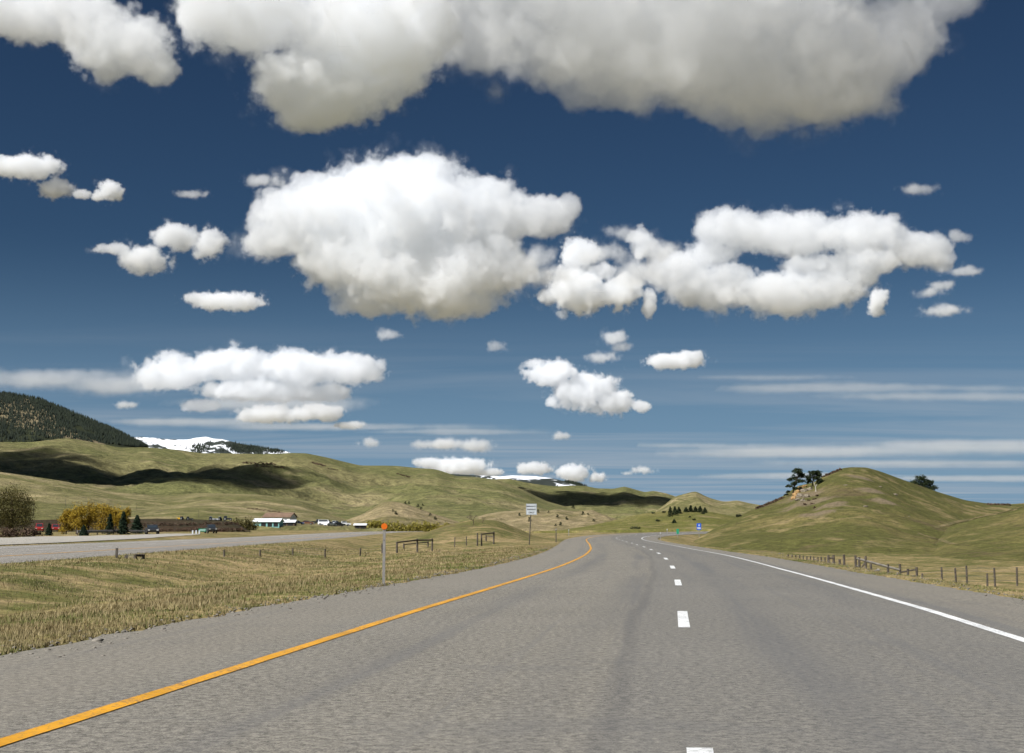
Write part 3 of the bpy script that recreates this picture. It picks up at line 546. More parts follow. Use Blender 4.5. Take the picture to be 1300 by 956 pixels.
def conifer(name, label, pos, h, w, mat, n, group=None, seed=0, power=1.):
    q = np.random.RandomState(seed); e = empty(name, pos, label, 'tree', group)
    MB().tube([(0, 0, -.3), (0, 0, h * .5), (0, 0, h * .97)], [h * .022, h * .014, h * .004]).build('trunk', M['bark'], e)
    zf = q.rand(n) ** .8; zf = .06 + .94 * zf; lay = np.round(zf * 16) / 16 + q.normal(0, .012, n); a = q.rand(n) * 6.283; R0 = (1 - zf) ** power * w * .5 * (.8 + .25 * np.sin(a * 5 + lay * 30)); rad = R0 * q.rand(n) ** .45 + .02 * w
    P = np.stack([np.cos(a) * rad, np.sin(a) * rad, h * lay - rad * .28], 1); d = np.stack([np.cos(a), np.sin(a), -.35 + 0 * a], 1); s = (w * .085 * q.uniform(.6, 1.3, n))[:, None]; t_ = np.stack([-np.sin(a), np.cos(a), q.normal(0, .4, n)], 1)
    V = np.stack([P - d * s, P - t_ * s * .5, P + d * s, P + t_ * s * .5], 1).reshape(-1, 3); link(np_mesh('crown', V, np.arange(n * 4).reshape(-1, 4), mat, False), e); return e
def bare_tree(name, label, pos, h, w, mat, seed, depth=4, cat='tree'):
    q = random.Random(seed); e = empty(name, pos, label, cat); tr = MB(); br = MB()
    def grow(p, d, l, r, k):
        p2 = p + d * l; (tr if k == depth else br).tube([p, p.lerp(p2, .5) + Vector((q.uniform(-.06, .06), q.uniform(-.06, .06), 0)) * l, p2], [r, r * .8, r * .6], 5)
        if k == 0: return
        for _ in range(3):
            n = (d + Vector((q.uniform(-1, 1) * w / h * 1.5, q.uniform(-1, 1), q.uniform(-.1, .7))) * .75).normalized(); grow(p2, n, l * q.uniform(.55, .8), r * .6, k - 1)
    grow(Vector((0, 0, -.2)), Vector((0, 0, 1)), h * .36, h * .034, depth); tr.build('trunk', mat, e); tag(br.build('branches', mat, e), kind='stuff'); return e
# --- right hill: pines on the outcrop, dead trunk, round tree, ridge brush
def pine(label, u, v, hp, blobs_px, seed, lean_px=0):
    p = hit(u, v); k = K(p.y); L = [((b[0] - u) * k, rnd.uniform(-.5, .5), (v - b[1]) * k, b[2] * k, b[2] * k * .9, b[3] * k) for b in blobs_px]
    tree('pine_tree', label, p, hp * k, 1, M['needles'], 3400, .14, L, seed=seed, group='pines on the rocky outcrop', trunk_r=.11, lean=(lean_px * k, 0))
pine('tall dark pine leaning over the left side of the ochre outcrop on the hill', 1006, 627, 36, [(1013, 599, 6, 4), (1019, 603, 5, 3.5), (1010, 606, 5, 3), (1004, 609, 4, 2.5), (1016, 611, 6, 2.5), (1008, 614, 5, 2.5), (1002, 617, 4, 2), (1010, 620, 4, 2), (1000, 624, 3, 2), (998, 628, 2.5, 1.6)], 11, 9)
pine('spreading dark pine on top of the ochre outcrop, right of the taller one', 1031, 618, 20, [(1026, 606, 4, 3.5), (1031, 601, 5, 3), (1038, 600, 5, 3), (1027, 611, 4, 3), (1035, 607, 5, 3), (1041, 604, 3, 3), (1040, 611, 4, 4)], 12, 3)
p = hit(1036, 624); e = empty('dead_trunk', p, 'bare whitish dead tree trunk leaning beside the right pine on the outcrop', 'dead tree'); k = K(p.y)
MB().tube([(0, 0, -.2), (-.5 * k, 0, 6 * k), (-3 * k, 0, 13 * k)], [.12, .09, .04]).tube([(-.5 * k, 0, 6 * k), (1.5 * k, 0, 9 * k)], [.06, .03]).build('trunk', M['dead_wood'], e)
p = hit(1183, 623); k = K(p.y); p = p + Vector((0, 5, -.6))
L = [((b[0] - 1178) * k, rnd.uniform(-.6, .6), (624 - b[1]) * k, b[2] * k, b[2] * k, b[3] * k) for b in [(1174, 604, 8, 4), (1166, 610, 7, 4.5), (1176, 611, 10, 5), (1184, 609, 6, 4), (1187, 616, 6, 4), (1178, 618, 9, 3.5), (1163, 614, 4, 3)]]
tree('pine_tree', 'dark round crowned pine standing behind the right slope of the hill', p, 20 * k, 1, M['needles'], 5200, .15, L, seed=13, trunk_r=.14)
def brush(label, pts, size, mat, seed, n=500, leaf=.12, cat='brush', name='brush', group=None, flat=.7, Y=None):
    """A low thicket lying along photo pixels."""
    P = [hit(u, v) if Y is None else at_land(u, Y) for u, v in pts]; c = sum(P, Vector()) / len(P); e = empty(name, c, label, cat, group); k = K(c.y); tr = MB(); q = random.Random(seed)
    bl = [(p_.x - c.x, p_.y - c.y, p_.z - c.z + size * k * .35 * flat, size * k * q.uniform(.8, 1.2), size * k * q.uniform(.8, 1.2), size * k * q.uniform(.5, .9) * flat) for p_ in P]
    for b in bl:
        for _ in range(3): tr.tube([(b[0], b[1], b[2] - b[5] * 1.3), (b[0] + q.uniform(-.6, .6) * b[3], b[1], b[2] + b[5] * .5)], [.03 * leaf / .12, .012 * leaf / .12], 4)
    tag(tr.build('stems', M['bark'], e), kind='stuff'); V, f = leaf_cloud(n, bl, leaf, seed); link(np_mesh('crown', V, f, mat, False), e); return e
def ln(a, b, n): return [(a[0] + (b[0] - a[0]) * i / (n - 1), a[1] + (b[1] - a[1]) * i / (n - 1)) for i in range(n)]
brush('strip of brown bare brush along the left shoulder of the right hill', ln((962, 646), (994, 632.5), 12), 3.4, M['brown_twig'], 21, 1500, .13)
brush('brown bare brush on the upper left crest of the right hill', ln((1046, 605.5), (1066, 597), 9), 3, M['brown_twig'], 22, 1100, .13)
brush('brown brush on the skyline at the low saddle of the right hill', ln((1256, 641), (1280, 641.5), 7), 3, M['brown_twig'], 23, 900, .14)
brush('sparse grey brown brush below the dead trunk on the outcrop', [(1030, 640), (1034, 634), (1026, 636), (1038, 630), (1022, 641), (1034, 645)], 2.6, M['brown_twig'], 24, 700, .11)
# bare eroded earth on the hill face below the pines
def bare_patch(mat, spots, col):
    t = mat.node_tree; b = t.nodes['Principled BSDF']; src = b.inputs['Base Color'].links[0].from_socket; g = t.nodes.new('ShaderNodeNewGeometry'); wob = noise_node(t, g.outputs['Position'], .35, 5, .65)
    for (u, v, r_) in spots:
        p = hit(u, v); d = t.nodes.new('ShaderNodeVectorMath'); d.operation = 'DISTANCE'; t.links.new(g.outputs['Position'], d.inputs[0]); d.inputs[1].default_value = p
        f = ramp(t, mth(t, 'ADD', d.outputs['Value'], mth(t, 'MULTIPLY', mth(t, 'SUBTRACT', wob, .5), r_ * 2.4)), r_ * 1.15, r_ * .45)
        src = mixc(t, mth(t, 'MULTIPLY', f, .8), src, mixc(t, ramp(t, noise_node(t, g.outputs['Position'], 1.6, 5, .7), .35, .65), tuple(x * .7 for x in col), tuple(x * 1.3 for x in col)))
    t.links.new(src, b.inputs['Base Color'])
bare_patch(M['hill_right'], [(1020, 629, 5.), (1030, 638, 5.), (1012, 642, 3.6), (1040, 652, 4.), (1056, 640, 3.), (1092, 606, 3.), (1106, 622, 3.2), (1122, 636, 2.6)], (.18, .138, .092))
# outcrop of ochre rock under the pines, boulders on the slope
M['ochre'] = plain('ochre_rock', (.29, .18, .08), .95, .1, 0, .45, 1.2); M['greyrock'] = plain('grey_rock', (.20, .168, .125), .95, .1, 0, .4, 1.5)
def rock_mesh(mb, c, r, seed, sub=2):
    q = random.Random(seed); bm = bmesh.new(); bmesh.ops.create_icosphere(bm, subdivisions=sub, radius=1); off = Vector((q.random() * 50, q.random() * 50, 0))
    from mathutils import noise as mn_
    vs_ = []
    for v in bm.verts:
        d = 1 + .45 * mn_.noise(v.co * 1.6 + off) + .2 * mn_.noise(v.co * 4 + off); vs_.append((c[0] + v.co.x * r[0] * d, c[1] + v.co.y * r[1] * d, c[2] + v.co.z * r[2] * d))
    fs = [tuple(v.index for v in f.verts) for f in bm.faces]; bm.free(); mb.add(vs_, fs)
p0 = hit(1016, 630); k = K(p0.y); e = empty('rock_outcrop', p0, 'ochre and grey rocky outcrop under the two pines on the hill', 'rock')
for i, (u, v, s_, mt) in enumerate([(1010, 629, 3.2, 'ochre'), (1013, 625, 3, 'ochre'), (1016, 621, 3, 'ochre'), (1008, 633, 2.6, 'ochre'), (1016, 630, 3.4, 'greyrock'), (1021, 624, 3.4, 'greyrock'), (1024, 631, 3.2, 'greyrock'), (1013, 635, 2.4, 'greyrock'), (1028, 622, 2.8, 'greyrock'), (1019, 636, 2.4, 'greyrock'), (1022, 618, 2.6, 'ochre')]):
    p = hit(u, v) - p0; mb = MB(); rock_mesh(mb, p, (s_ * k * 1.5, s_ * k * 1.5, s_ * k * 1.15), 40 + i); mb.build('rock', M[mt], e)
for i, (u, v, s_, lb) in enumerate([(1074, 616, 2.6, 'pale boulder high on the left face of the right hill'), (1099, 643, 3.4, 'pale flat boulder halfway down the right hill'), (1060, 650, 1.8, 'small pale boulder low on the left face of the right hill'), (1154, 656, 1.6, 'small pale boulder near the foot of the right hill'), (1117, 618, 2.6, 'pale patch of rock on the right flank of the hill, near the top'), (1136, 628, 3.6, 'long pale rock on the right flank of the hill'), (1166, 678, 1.6, 'pale stone beside the cattle trail below the right hill')]):
    p = hit(u, v); k = K(p.y); mb = MB(); rock_mesh(mb, (0, 0, 0), (s_ * k, s_ * k * .7, s_ * k * .4), 60 + i); o = mb.build('boulder', M['greyrock']); o.location = p; tag(o, lb, 'boulder', 'boulders on the right hill')
def path(name, pts, w, mat):
    P = []
    for (a, b) in zip(pts[:-1], pts[1:]): P += [hit(*c) for c in ln(a, b, 7)[:-1]]
    P.append(hit(*pts[-1])); V = []
    for p_ in P:
        for s_ in (-1, 0, 1): V.append((p_.x, p_.y + s_ * w, drop_z(p_.x, p_.y + s_ * w) + .06))
    tag(link(np_mesh(name, np.array(V), grid_faces(len(P), 3), mat, True)), kind='structure')
M['trail'] = grass_mat('bare_trail', 8, (.13, .115, .055), (.19, .155, .08), (.27, .215, .12), (.14, .10, .06), .5, .2, .1)
path('dirt_path', [(1166, 677), (1176, 681), (1190, 684), (1206, 690), (1222, 693)], 1.2, M['trail'])
path('dirt_path', [(1187, 670), (1200, 667), (1214, 663), (1230, 660)], 1.0, M['trail'])
path('dirt_path', [(1209, 665), (1240, 657.5), (1278, 649), (1299, 643)], .45, M['trail'])
# --- low green hill behind the bend: junipers and small pines
def conif_px(label, u, v, hp, wp, seed, group, mat='needles', name='conifer', n=900, pw=.8):
    p = hit(u, v); k = K(p.y); return conifer(name, label, p, hp * k * (rnd.uniform(.6, .9) if name == 'conifer' else rnd.uniform(.85, 1.05)), wp * k * (1.45 if name == 'conifer' else 1), M[mat], n, group, seed, pw)
G1 = 'dark conifers on the low green hill'
for i, (u, v, h_, w_, lb) in enumerate([(851, 656, 15, 7, 'tall dark conifer at the left of the small clump on the green hill'), (857, 654, 14, 8, 'dark conifer in the middle of the small clump on the green hill'), (862, 652, 10, 7, 'short dark conifer at the right of the small clump on the green hill'), (856, 664, 7, 6, 'small dark conifer below the clump on the green hill'),
    (871, 650, 9, 7, 'first dark conifer from the left in the row on the green hill crest'), (877, 650, 10, 7, 'second dark conifer from the left in the row on the green hill crest'), (883, 650, 8, 6, 'third dark conifer from the left in the row on the green hill crest'), (889, 650.5, 9.5, 7, 'fourth dark conifer from the left, taller, in the row on the green hill crest'), (895, 651, 8, 6, 'last dark conifer at the right end of the row on the green hill crest')]):
    conif_px(lb, u, v, h_, w_, 70 + i, G1)
SH = [(834, 662, 2.6, 'lone dark juniper left of the conifer clump on the green hill'), (875, 657, 1.8, 'tiny dark juniper below the conifer row on the green hill'), (881, 660.5, 1.8, 'tiny dark juniper lowest below the conifer row on the green hill'), (892, 652.5, 2.2, 'dark juniper at the crest right of the tiny ones on the green hill'), (937, 656, 3, 'dark bush in the gap between the green hill and the right hill'), (829, 652, 2.2, 'dark juniper near the left end of the green hill crest'), (842, 651, 2.2, 'dark juniper on the crest just left of the conifer clump')]
for i, (u, v, s_, lb) in enumerate(SH): brush(lb, [(u, v), (u + s_ * .6, v)], s_, M['juniper'], 90 + i, 260, .16, 'shrub', 'juniper', 'junipers on the low green hill', 1.)
brush('wide dark bush at the far outside of the road bend', [(803, 671.5), (807, 671), (811, 671.5)], 3.2, M['juniper'], 99, 600, .12, 'shrub', 'juniper', None, 1.)
brush('dark green juniper on the crest of the grassy mound left of the road', [(630, 661), (635, 660.5), (640, 660.5)], 3.4, M['juniper'], 100, 900, .06, 'shrub', 'juniper', None, 1.)
# junipers dotted over the brown hills
jun = [(499, 650), (503, 653), (515, 640), (519, 640.5), (530, 644), (534, 647), (546, 655), (553, 660), (660, 655), (683, 651), (696, 651), (707, 657), (740, 654), (747, 654), (720, 660), (728, 646), (705, 668), (711, 667), (672, 662), (754, 662), (537, 642)]
j0 = None
ORD = 'first second third fourth fifth sixth seventh eighth ninth tenth eleventh twelfth'.split(); kn = sorted(a for a, _ in jun if a < 560); hl = sorted(a for a, _ in jun if a > 560)
for i, (u, v) in enumerate(jun):
    p = hit(u, v); k = K(p.y)
    if j0 is None:
        j0 = tree('juniper', 'small dark juniper dotted on the brown hills left of the bend', p, 1, 1.1, M['juniper'], 160, .11, [(0, 0, .45, .5, .5, .5), (.2, .1, .6, .35, .35, .35)], 0.1, 'shrub', 'junipers dotted over the brown hills', 111, trunk_r=.05); o = j0
    else: o = copy_tree(j0); o.location = p; o.rotation_euler.z = i
    o['label'] = 'small dark juniper, %s from the left on the brown knoll behind the willow thicket' % ORD[kn.index(u)] if u < 560 else 'small dark juniper, %s from the left on the brown hill behind the white sign' % ORD[hl.index(u)]
    s_ = k * (3.2 + (i * 37 % 10) * .25); o.scale = (s_, s_, s_ * (.9 if i % 3 else 1.3))
# brown thickets on the grassy hill
for i, (pts, s_, lb) in enumerate([(ln((309, 588), (348, 590), 9) + ln((325, 592), (358, 594), 5), 4.2, 'large dark brown thicket in the hollow near the grassy hill crest'), (ln((397, 588), (411, 592), 5), 3, 'dark brown thicket on the slope right of the largest one'), (ln((417, 595), (428, 597), 4), 1.9, 'small brown thicket below the middle one on the grassy hill'), (ln((505, 602), (519, 606), 5), 2.4, 'brown thicket far along the grassy hill crest'), (ln((316, 646), (355, 651), 9), 3, 'brown brush on the slope behind the white roofed buildings'), (ln((583, 634), (596, 636), 4), 1.5, 'small brown thicket at the right end of the grassy hill')]):
    p = hit(*pts[0]); brush(lb, pts, s_, M['brown_twig'], 120 + i, 1500, s_ * K(p.y) * .13, 'thicket', 'thicket', 'brown thickets on the grassy hill', .55)
# --- left: big bush, yellow willows, dark spruces, willow band
def tree_px(name, label, u, v, hp, wp, mat, n, leaf, seed, group=None, **kw):
    p = hit(u, v); k = K(p.y); return tree(name, label, p, hp * k, wp * k, M[mat], n, leaf * k, seed=seed, group=group, **kw)
def bpx(u0, v0, k, L): return [((b[0] - u0) * k, rnd.uniform(-1, 1) * b[2] * k * .4, (v0 - b[1]) * k, b[2] * k, b[2] * k, b[3] * k) for b in L]
p = hit(14, 681); k = K(p.y)
tree('cottonwood', 'big dark olive leafing tree at the left edge of the picture', p, 66 * k, 50 * k, M['olive_leaf'], 17000, .8 * k, bpx(14, 681, k, [(10, 630, 22, 14), (28, 640, 14, 12), (-6, 640, 20, 18), (16, 650, 24, 14), (32, 655, 9, 12), (2, 660, 20, 14), (24, 664, 16, 10)]), seed=131, trunk_r=.28)
brush('low dark tangle of brown brush under the big olive tree', ln((2, 682), (48, 681), 9), 8, M['brown_twig'], 133, 2500, .10, flat=1.2)
for i, (u, v, h_, w_, lb) in enumerate([(84, 678, 32, 20, 'leftmost and shortest of the yellow willows'), (97, 678, 40, 25, 'yellow willow with a rounded top, second from the left'), (112, 678, 43, 27, 'tallest yellow willow in the middle of the group'), (130, 677.5, 38, 25, 'yellow willow behind the left small spruce'), (146, 677, 37, 24, 'yellow willow between the two narrow spruces'), (157, 677, 32, 17, 'yellow willow at the right end, half hidden by a spruce')]):
    tree_px('willow_tree', lb, u, v, h_, w_, 'willow', 5200, .75, 140 + i, 'yellow willows by the frontage road', trunk_h=.12)
for i, (u, v, h_, w_, lb) in enumerate([(62, 680, 17, 13, 'small dark spruce left of the yellow willows'), (106, 680, 14, 15, 'low dark spruce in front of the tallest willow'), (139, 678.5, 26, 17, 'narrow dark spruce in front of the yellow willows'), (156, 678.5, 27, 19, 'dark spruce at the right end of the yellow willows'), (173.5, 677.5, 24, 22, 'broad dark spruce standing apart right of the willows')]):
    conif_px(lb, u, v, h_, w_, 150 + i, 'dark spruces by the frontage road', 'spruce', 'spruce_tree', 2200, .85)
brush('low dark brown brush along the foot of the dirt bank', ln((184, 676), (305, 673), 22), 4.2, M['brown_twig'], 160, 3600, .14, flat=.9)
brush('dark brown scrub covering the face of the dirt bank', ln((176, 668), (300, 666), 20), 4., M['brown_twig'], 163, 3200, .14, flat=.8)
brush('olive leafing bushes left of the teal ended barn', [tuple(p_) for p_ in ln((294, 672), (322, 670), 9)], 7.5, M['olive_leaf'], 161, 3600, .2, 'bush', 'bush', None, 1.7, 400)
brush('long yellow green willow thicket beyond the opposite road', ln((468, 671), (596, 670.5), 30), 6.2, M['thicket'], 162, 12000, .26, 'thicket', 'thicket', None, 1.6, 490)
bare_tree('bare_tree', 'leafless pale tree standing behind the grassy mound', hit(601, 666), 18 * K(hit(601, 666).y), 1.2 * 18 * K(hit(601, 666).y), M['bark'], 170)
bare_tree('bare_tree', 'smaller leafless pale tree right of the bigger bare one', hit(613, 664), 12 * K(hit(613, 664).y), 12 * K(hit(613, 664).y), M['bark'], 171, 3)
# far conifer forest on the dark mountain, as one mass
def forest(pxfun, n, hmin, hmax, mat, seed, ymin):
    r = np.random.RandomState(seed); Vt = []; Ft = []; m_ = 0
    for _ in range(n):
        u, v = pxfun(r)
        if u < 130 and v > 516 + .25 * u and fbm(np.array([u / 28.]), np.array([(v - .3 * u) / 7.]), 3)[0] > .46 - .009 * (v - 530): continue
        q_ = BVH.ray_cast(Vector((0, 0, CH)), ray(u, v).normalized())[0]
        if q_ is None or q_.y < ymin: continue
        hh = r.uniform(hmin, hmax); w_ = hh * .2; a = r.rand() * 6
        for j in range(5): Vt.append((q_.x + math.cos(a + j * 1.2566) * w_, q_.y + math.sin(a + j * 1.2566) * w_, q_.z - 1))
        Vt.append((q_.x, q_.y, q_.z + hh))
        for j in range(5): Ft.append((m_ + j, m_ + (j + 1) % 5, m_ + 5))
        m_ += 6
    tag(link(np_mesh('conifer_forest', np.array(Vt), np.array(Ft), mat, False)), kind='stuff')
def fa(r):
    u = r.uniform(-20, 215); top = np.interp(u, [-20, 0, 25, 50, 100, 150, 190, 215], [497, 499, 502, 507, 527, 548, 569, 584]); lowb = np.interp(u, [-20, 0, 40, 80, 130, 190, 215], [562, 562, 562, 560, 562, 570, 586]); q_ = r.rand() ** 1.5
    return u, top + .4 + (lowb - top) * q_
forest(fa, 9000, 5, 11, M['far_needles'], 5, 2250)
def fs(r):
    u = r.choice([255, 300, 318, 345, 330, 352]) + r.normal(0, 7); return u, 569 + r.normal(0, 3.2) + max(0, (u - 300) * .03)
forest(fs, 1700, 9, 18, M['far_needles'], 6, 5000)
def fs2(r):
    u = r.uniform(717, 748); return u, np.interp(u, [690, 715, 722, 735, 748], [608, 611, 611, 614, 618]) + abs(r.normal(0, 1.5))
forest(fs2, 300, 8, 16, M['far_needles'], 8, 5000)
# ------------------------------------------------------------------ signs and posts
M['galv'] = plain('galvanised_steel', (.27, .255, .235), .6, .4, .2, .12, 12); M['darkpost'] = plain('dark_post', (.085, .075, .062), .85, .2, 0, .3, 8)
M['sign_white'] = plain('sign_white', (.58, .62, .65), .45, .4, 0, .04, 3); M['sign_black'] = plain('sign_black', (.02, .02, .02), .5, .3, 0, .1, 3); M['orange'] = plain('orange_marker', (.72, .15, .008), .4, .4, 0, .08, 6)
M['sign_green'] = plain('sign_green', (.02, .30, .17), .45, .4, 0, .06, 3); M['sign_blue'] = plain('sign_blue', (.02, .11, .62), .45, .4, 0, .06, 3); M['wood'] = plain('weathered_wood', (.105, .088, .070), .95, .15, 0, .4, 7); M['grey_wood'] = plain('grey_rail_wood', (.27, .245, .21), .95, .15, 0, .3, 7); M['wire'] = plain('fence_wire', (.20, .19, .18), .6, .4, .4, .1, 5)
p = hit(487, 741); k = K(p.y); H_ = 71 * k
e = empty('delineator_post', p, 'light steel marker post with an orange top, nearest on the left shoulder', 'marker post')
MB().prism([(-.03, -.3), (.03, -.3), (.03, H_), (-.03, H_)], -.012, .0).prism([(-.03, -.3), (-.018, -.3), (-.018, H_), (-.03, H_)], .001, .03).prism([(.018, -.3), (.03, -.3), (.03, H_), (.018, H_)], .001, .03).build('post', M['galv'], e)
d_ = .072; zc_ = H_ + .012
MB().prism([(d_ * math.sin(a), zc_ + d_ * math.cos(a)) for a in [math.pi / 4 * i for i in range(8)]], -.022, -.0125).build('reflector', M['orange'], e)
MB().prism([(-.01, H_ - .07), (.01, H_ - .07), (.01, H_ - .05), (-.01, H_ - .05)], -.02, -.0125).build('bolt', M['darkpost'], e)
MB().prism([(-.01, H_ - .3), (.01, H_ - .3), (.01, H_ - .28), (-.01, H_ - .28)], -.016, -.0125).build('bolt', M['darkpost'], e)
def text_mesh(s_, scale, name, mat, parent, loc):
    me = LET[s_]; me.materials.clear(); me.materials.append(mat); q = bpy.data.objects.new(name, me); link(q, parent); q.location = loc; q.rotation_euler = (math.pi / 2, 0, 0); q.scale = (scale,) * 3; return q
p = hit(671.5, 691.5); k = K(p.y); sw, shh = 13.6 * k, 14 * k; zb_ = 37.5 * k
e = empty('emergency_parking_sign', p, 'white road sign reading EMERGENCY PARKING ONLY on a dark post left of the road', 'sign', rz=.05); lean_ = 3.2 * k
MB().tube([(0, 0, -.4), (lean_, 0, zb_ + shh * .9)], .045, 6).build('post', M['darkpost'], e)
MB().box((lean_, -.06, zb_ + shh / 2), (sw, .012, shh)).build('panel', M['sign_white'], e)
fr = MB()
for zz_ in (zb_ + .03, zb_ + shh - .03): fr.box((lean_, -.0672, zz_), (sw - .05, .002, .014))
for xx_ in (-sw / 2 + .03, sw / 2 - .03): fr.box((lean_ + xx_, -.0672, zb_ + shh / 2), (.014, .002, shh - .074))
fr.build('border', M['sign_black'], e)
for s_, q_, sz in (('EMERGENCY', .76, .118), ('PARKING', .48, .135), ('ONLY', .2, .145)): text_mesh(s_, sz * sw / .72, 'lettering', M['sign_black'], e, (lean_, -.069, zb_ + shh * q_))
def small_post(name, label, cat, u, v, vt, w, mat, cap=None, group=None):
    p = hit(u, v); k = K(p.y); h_ = (v - vt) * k; e = empty(name, p, label, cat, group)
    MB().box((0, 0, h_ / 2 - .15), (w, w * .6, h_ + .3)).build('post', M[mat], e)
    if cap: MB().box((0, -w * .31 - .004, h_ - .09), (w * 1.15, .006, .13)).build('reflector', M[cap], e)
    return e
small_post('delineator_post', 'dark slim marker post at the edge of the shoulder beyond the white sign', 'marker post', 706, 688.5, 671, .10, 'darkpost', 'galv')
small_post('delineator_post', 'pale slim marker post far along the left edge of the bend', 'marker post', 722, 680, 672.3, .12, 'galv', 'sign_white')
small_post('delineator_post', 'short thin marker post on the grass tip inside the bend', 'marker post', 838.5, 685, 676, .10, 'galv', 'sign_white')
small_post('delineator_post', 'thin marker post on the outer shoulder of the bend', 'marker post', 847, 678, 671.5, .14, 'galv', 'sign_white')
p = hit(860.5, 684); k = K(p.y); e = empty('mile_marker', p, 'small green mile marker on a thin post inside the bend', 'sign'); h_ = 12.5 * k
MB().box((0, 0, h_ / 2 - .15), (.06, .03, h_ + .3)).build('post', M['galv'], e); MB().box((0, -.026, h_ - 3.2 * k), (3.2 * k, .012, 6.4 * k)).build('panel', M['sign_green'], e)
p = hit(887.5, 682); k = K(p.y); e = empty('service_sign', p, 'small blue road sign with a white bar at the foot of the right hill', 'sign'); h_ = 17.5 * k
MB().box((0, 0, h_ / 2 - .15), (.09, .05, h_ + .3)).build('post', M['galv'], e); MB().box((0, -.035, h_ - 4.2 * k), (5.6 * k, .012, 8.4 * k)).build('panel', M['sign_blue'], e); MB().box((0, -.044, h_ - 6.1 * k), (4.2 * k, .004, 1.9 * k)).build('bar', M['sign_white'], e); MB().box((.2 * k, -.044, h_ - 2.6 * k), (1.5 * k, .004, 2.2 * k)).build('symbol', M['sign_white'], e)
p = hit(257.5, 677); k = K(p.y); e = empty('guide_sign', p, 'wide green highway sign on two posts beside the frontage road', 'sign')
for x_ in (-4, 4): MB().box((x_ * k, .05, 1.4 * k), (.12, .08, 4.6 * k)).build('post', M['darkpost'], e)
MB().box((0, -.03, 4.0 * k), (11 * k, .03, 3.4 * k)).build('panel', M['sign_green'], e); MB().box((0, -.048, 4.6 * k), (8 * k, .004, .55 * k)).box((-.5 * k, -.048, 3.4 * k), (7 * k, .004, .5 * k)).build('legend', M['sign_white'], e)
for i, (u, lb) in enumerate([(244.5, 'left of three short white posts beside the green highway sign'), (249, 'middle of three short white posts beside the green highway sign'), (253, 'right of three short white posts, touching the green highway sign')]):
    small_post('white_post', lb, 'post', u, 678, 673.2, .2, 'sign_white', None, 'white posts by the highway sign')
# ------------------------------------------------------------------ fences
def fence(label, posts, rails, group=None, wires=None, name='wire_fence', thick=.15, Y=None):
    """posts: (u, v_top, v_base); rails: pairs of (post, height fraction); wires: chains of posts."""
    P = []
    for (u, vt, vb) in posts:
        p = hit(u, vb) if Y is None else at_land(u, Y); P.append((p, at(u, vt, p.y).z - p.z))
    c = P[0][0]; e = empty(name, c, label, 'fence', group); q = random.Random(len(label))
    for p, h_ in P:
        a = p - c; MB().tube([(a.x, a.y, a.z - .4), (a.x + q.uniform(-.03, .03), a.y, a.z + h_)], [thick * .5, thick * .45], 7).build('post', M['wood'], e)
    for (i, fi, j, fj, r_, mt) in rails:
        a = P[i][0] - c + Vector((0, 0, P[i][1] * fi)); b = P[j][0] - c + Vector((0, 0, P[j][1] * fj)); MB().tube([a, b], r_, 7).build('rail', M[mt], e)
    for ch in wires or ():
        for f_ in (.3, .55, .8, .97):
            MB().tube([tuple(P[i][0] - c + Vector((0, -.06, P[i][1] * f_))) for i in ch], .006, 4).build('wire', M['wire'], e)
    return e
fence('corner brace of dark timber posts in the median, left of the white sign', [(504, 688, 702), (512.5, 690, 696.5), (530, 684, 701), (543, 687, 694), (548.4, 683.6, 699.5)], [(0, .95, 2, .9, .055, 'wood'), (2, .88, 4, .88, .055, 'wood'), (1, .8, 3, .8, .045, 'wood')], 'timber braces in the median', [(0, 2, 4)], 'timber_brace')
fence('dark timber brace in the median, closest to the white sign', [(606, 676.5, 693), (611.4, 677, 693), (617, 679, 687), (626.6, 675, 690.5)], [(1, .92, 3, .9, .055, 'wood'), (2, .8, 3, .6, .04, 'wood')], 'timber braces in the median', [(0, 1, 3)], 'timber_brace')
fence('sparse wire fence on thin posts crossing the median grass', [(285, 698, 707), (330, 698, 706.5), (372, 695.5, 705), (412.6, 696.5, 708), (457, 695.5, 705.5), (485, 690, 702.5), (577, 682, 694.5), (592, 681, 692.5)], [], None, [(0, 1, 2, 3, 4, 5), (6, 7)], thick=.10)
fence('tiny timber brace beside the far road at the left', [(161, 704.5, 709), (172, 704, 709.5), (182.5, 704, 709.5)], [(1, .8, 2, .8, .05, 'wood')], None, [(0, 1, 2)], 'timber_brace', .14)
small_post('delineator_post', 'slim dark marker post at the edge of the far road on the left', 'marker post', 148, 708.5, 696, .09, 'darkpost')
fr_ = [(1050, 705, 716), (1057, 704.5, 718.5), (1065, 710, 719), (1070.6, 704, 719.5), (1085, 705, 722), (1089, 707, 722), (1097, 706, 723.5), (1104, 716, 724), (1125.5, 716, 728), (1140.6, 716, 731), (1150, 722, 732), (1161.7, 720, 732)]
fence('dark timber corner brace with long grey top rail beside the right shoulder', fr_, [(4, .9, 9, .72, .075, 'grey_wood'), (0, .85, 1, .9, .06, 'wood'), (0, .5, 1, .55, .06, 'wood'), (1, .55, 4, .28, .065, 'wood'), (2, .8, 4, .2, .05, 'wood'), (9, .62, 11, .88, .05, 'wood'), (5, .5, 6, .8, .05, 'wood')], None, [(0, 1, 3, 4), (6, 8, 9, 11)], 'timber_brace', .17, 88)
fence('wire fence of dark posts at the right edge of the picture', [(1169, 728, 736.5), (1193, 720, 733), (1211, 721, 739), (1224.6, 718, 731), (1250, 728, 738), (1260, 721, 731.5), (1287.7, 720, 735.5), (1325, 722, 742)], [], None, [(0, 2, 6, 7), (1, 3, 5)], thick=.13, Y=86)
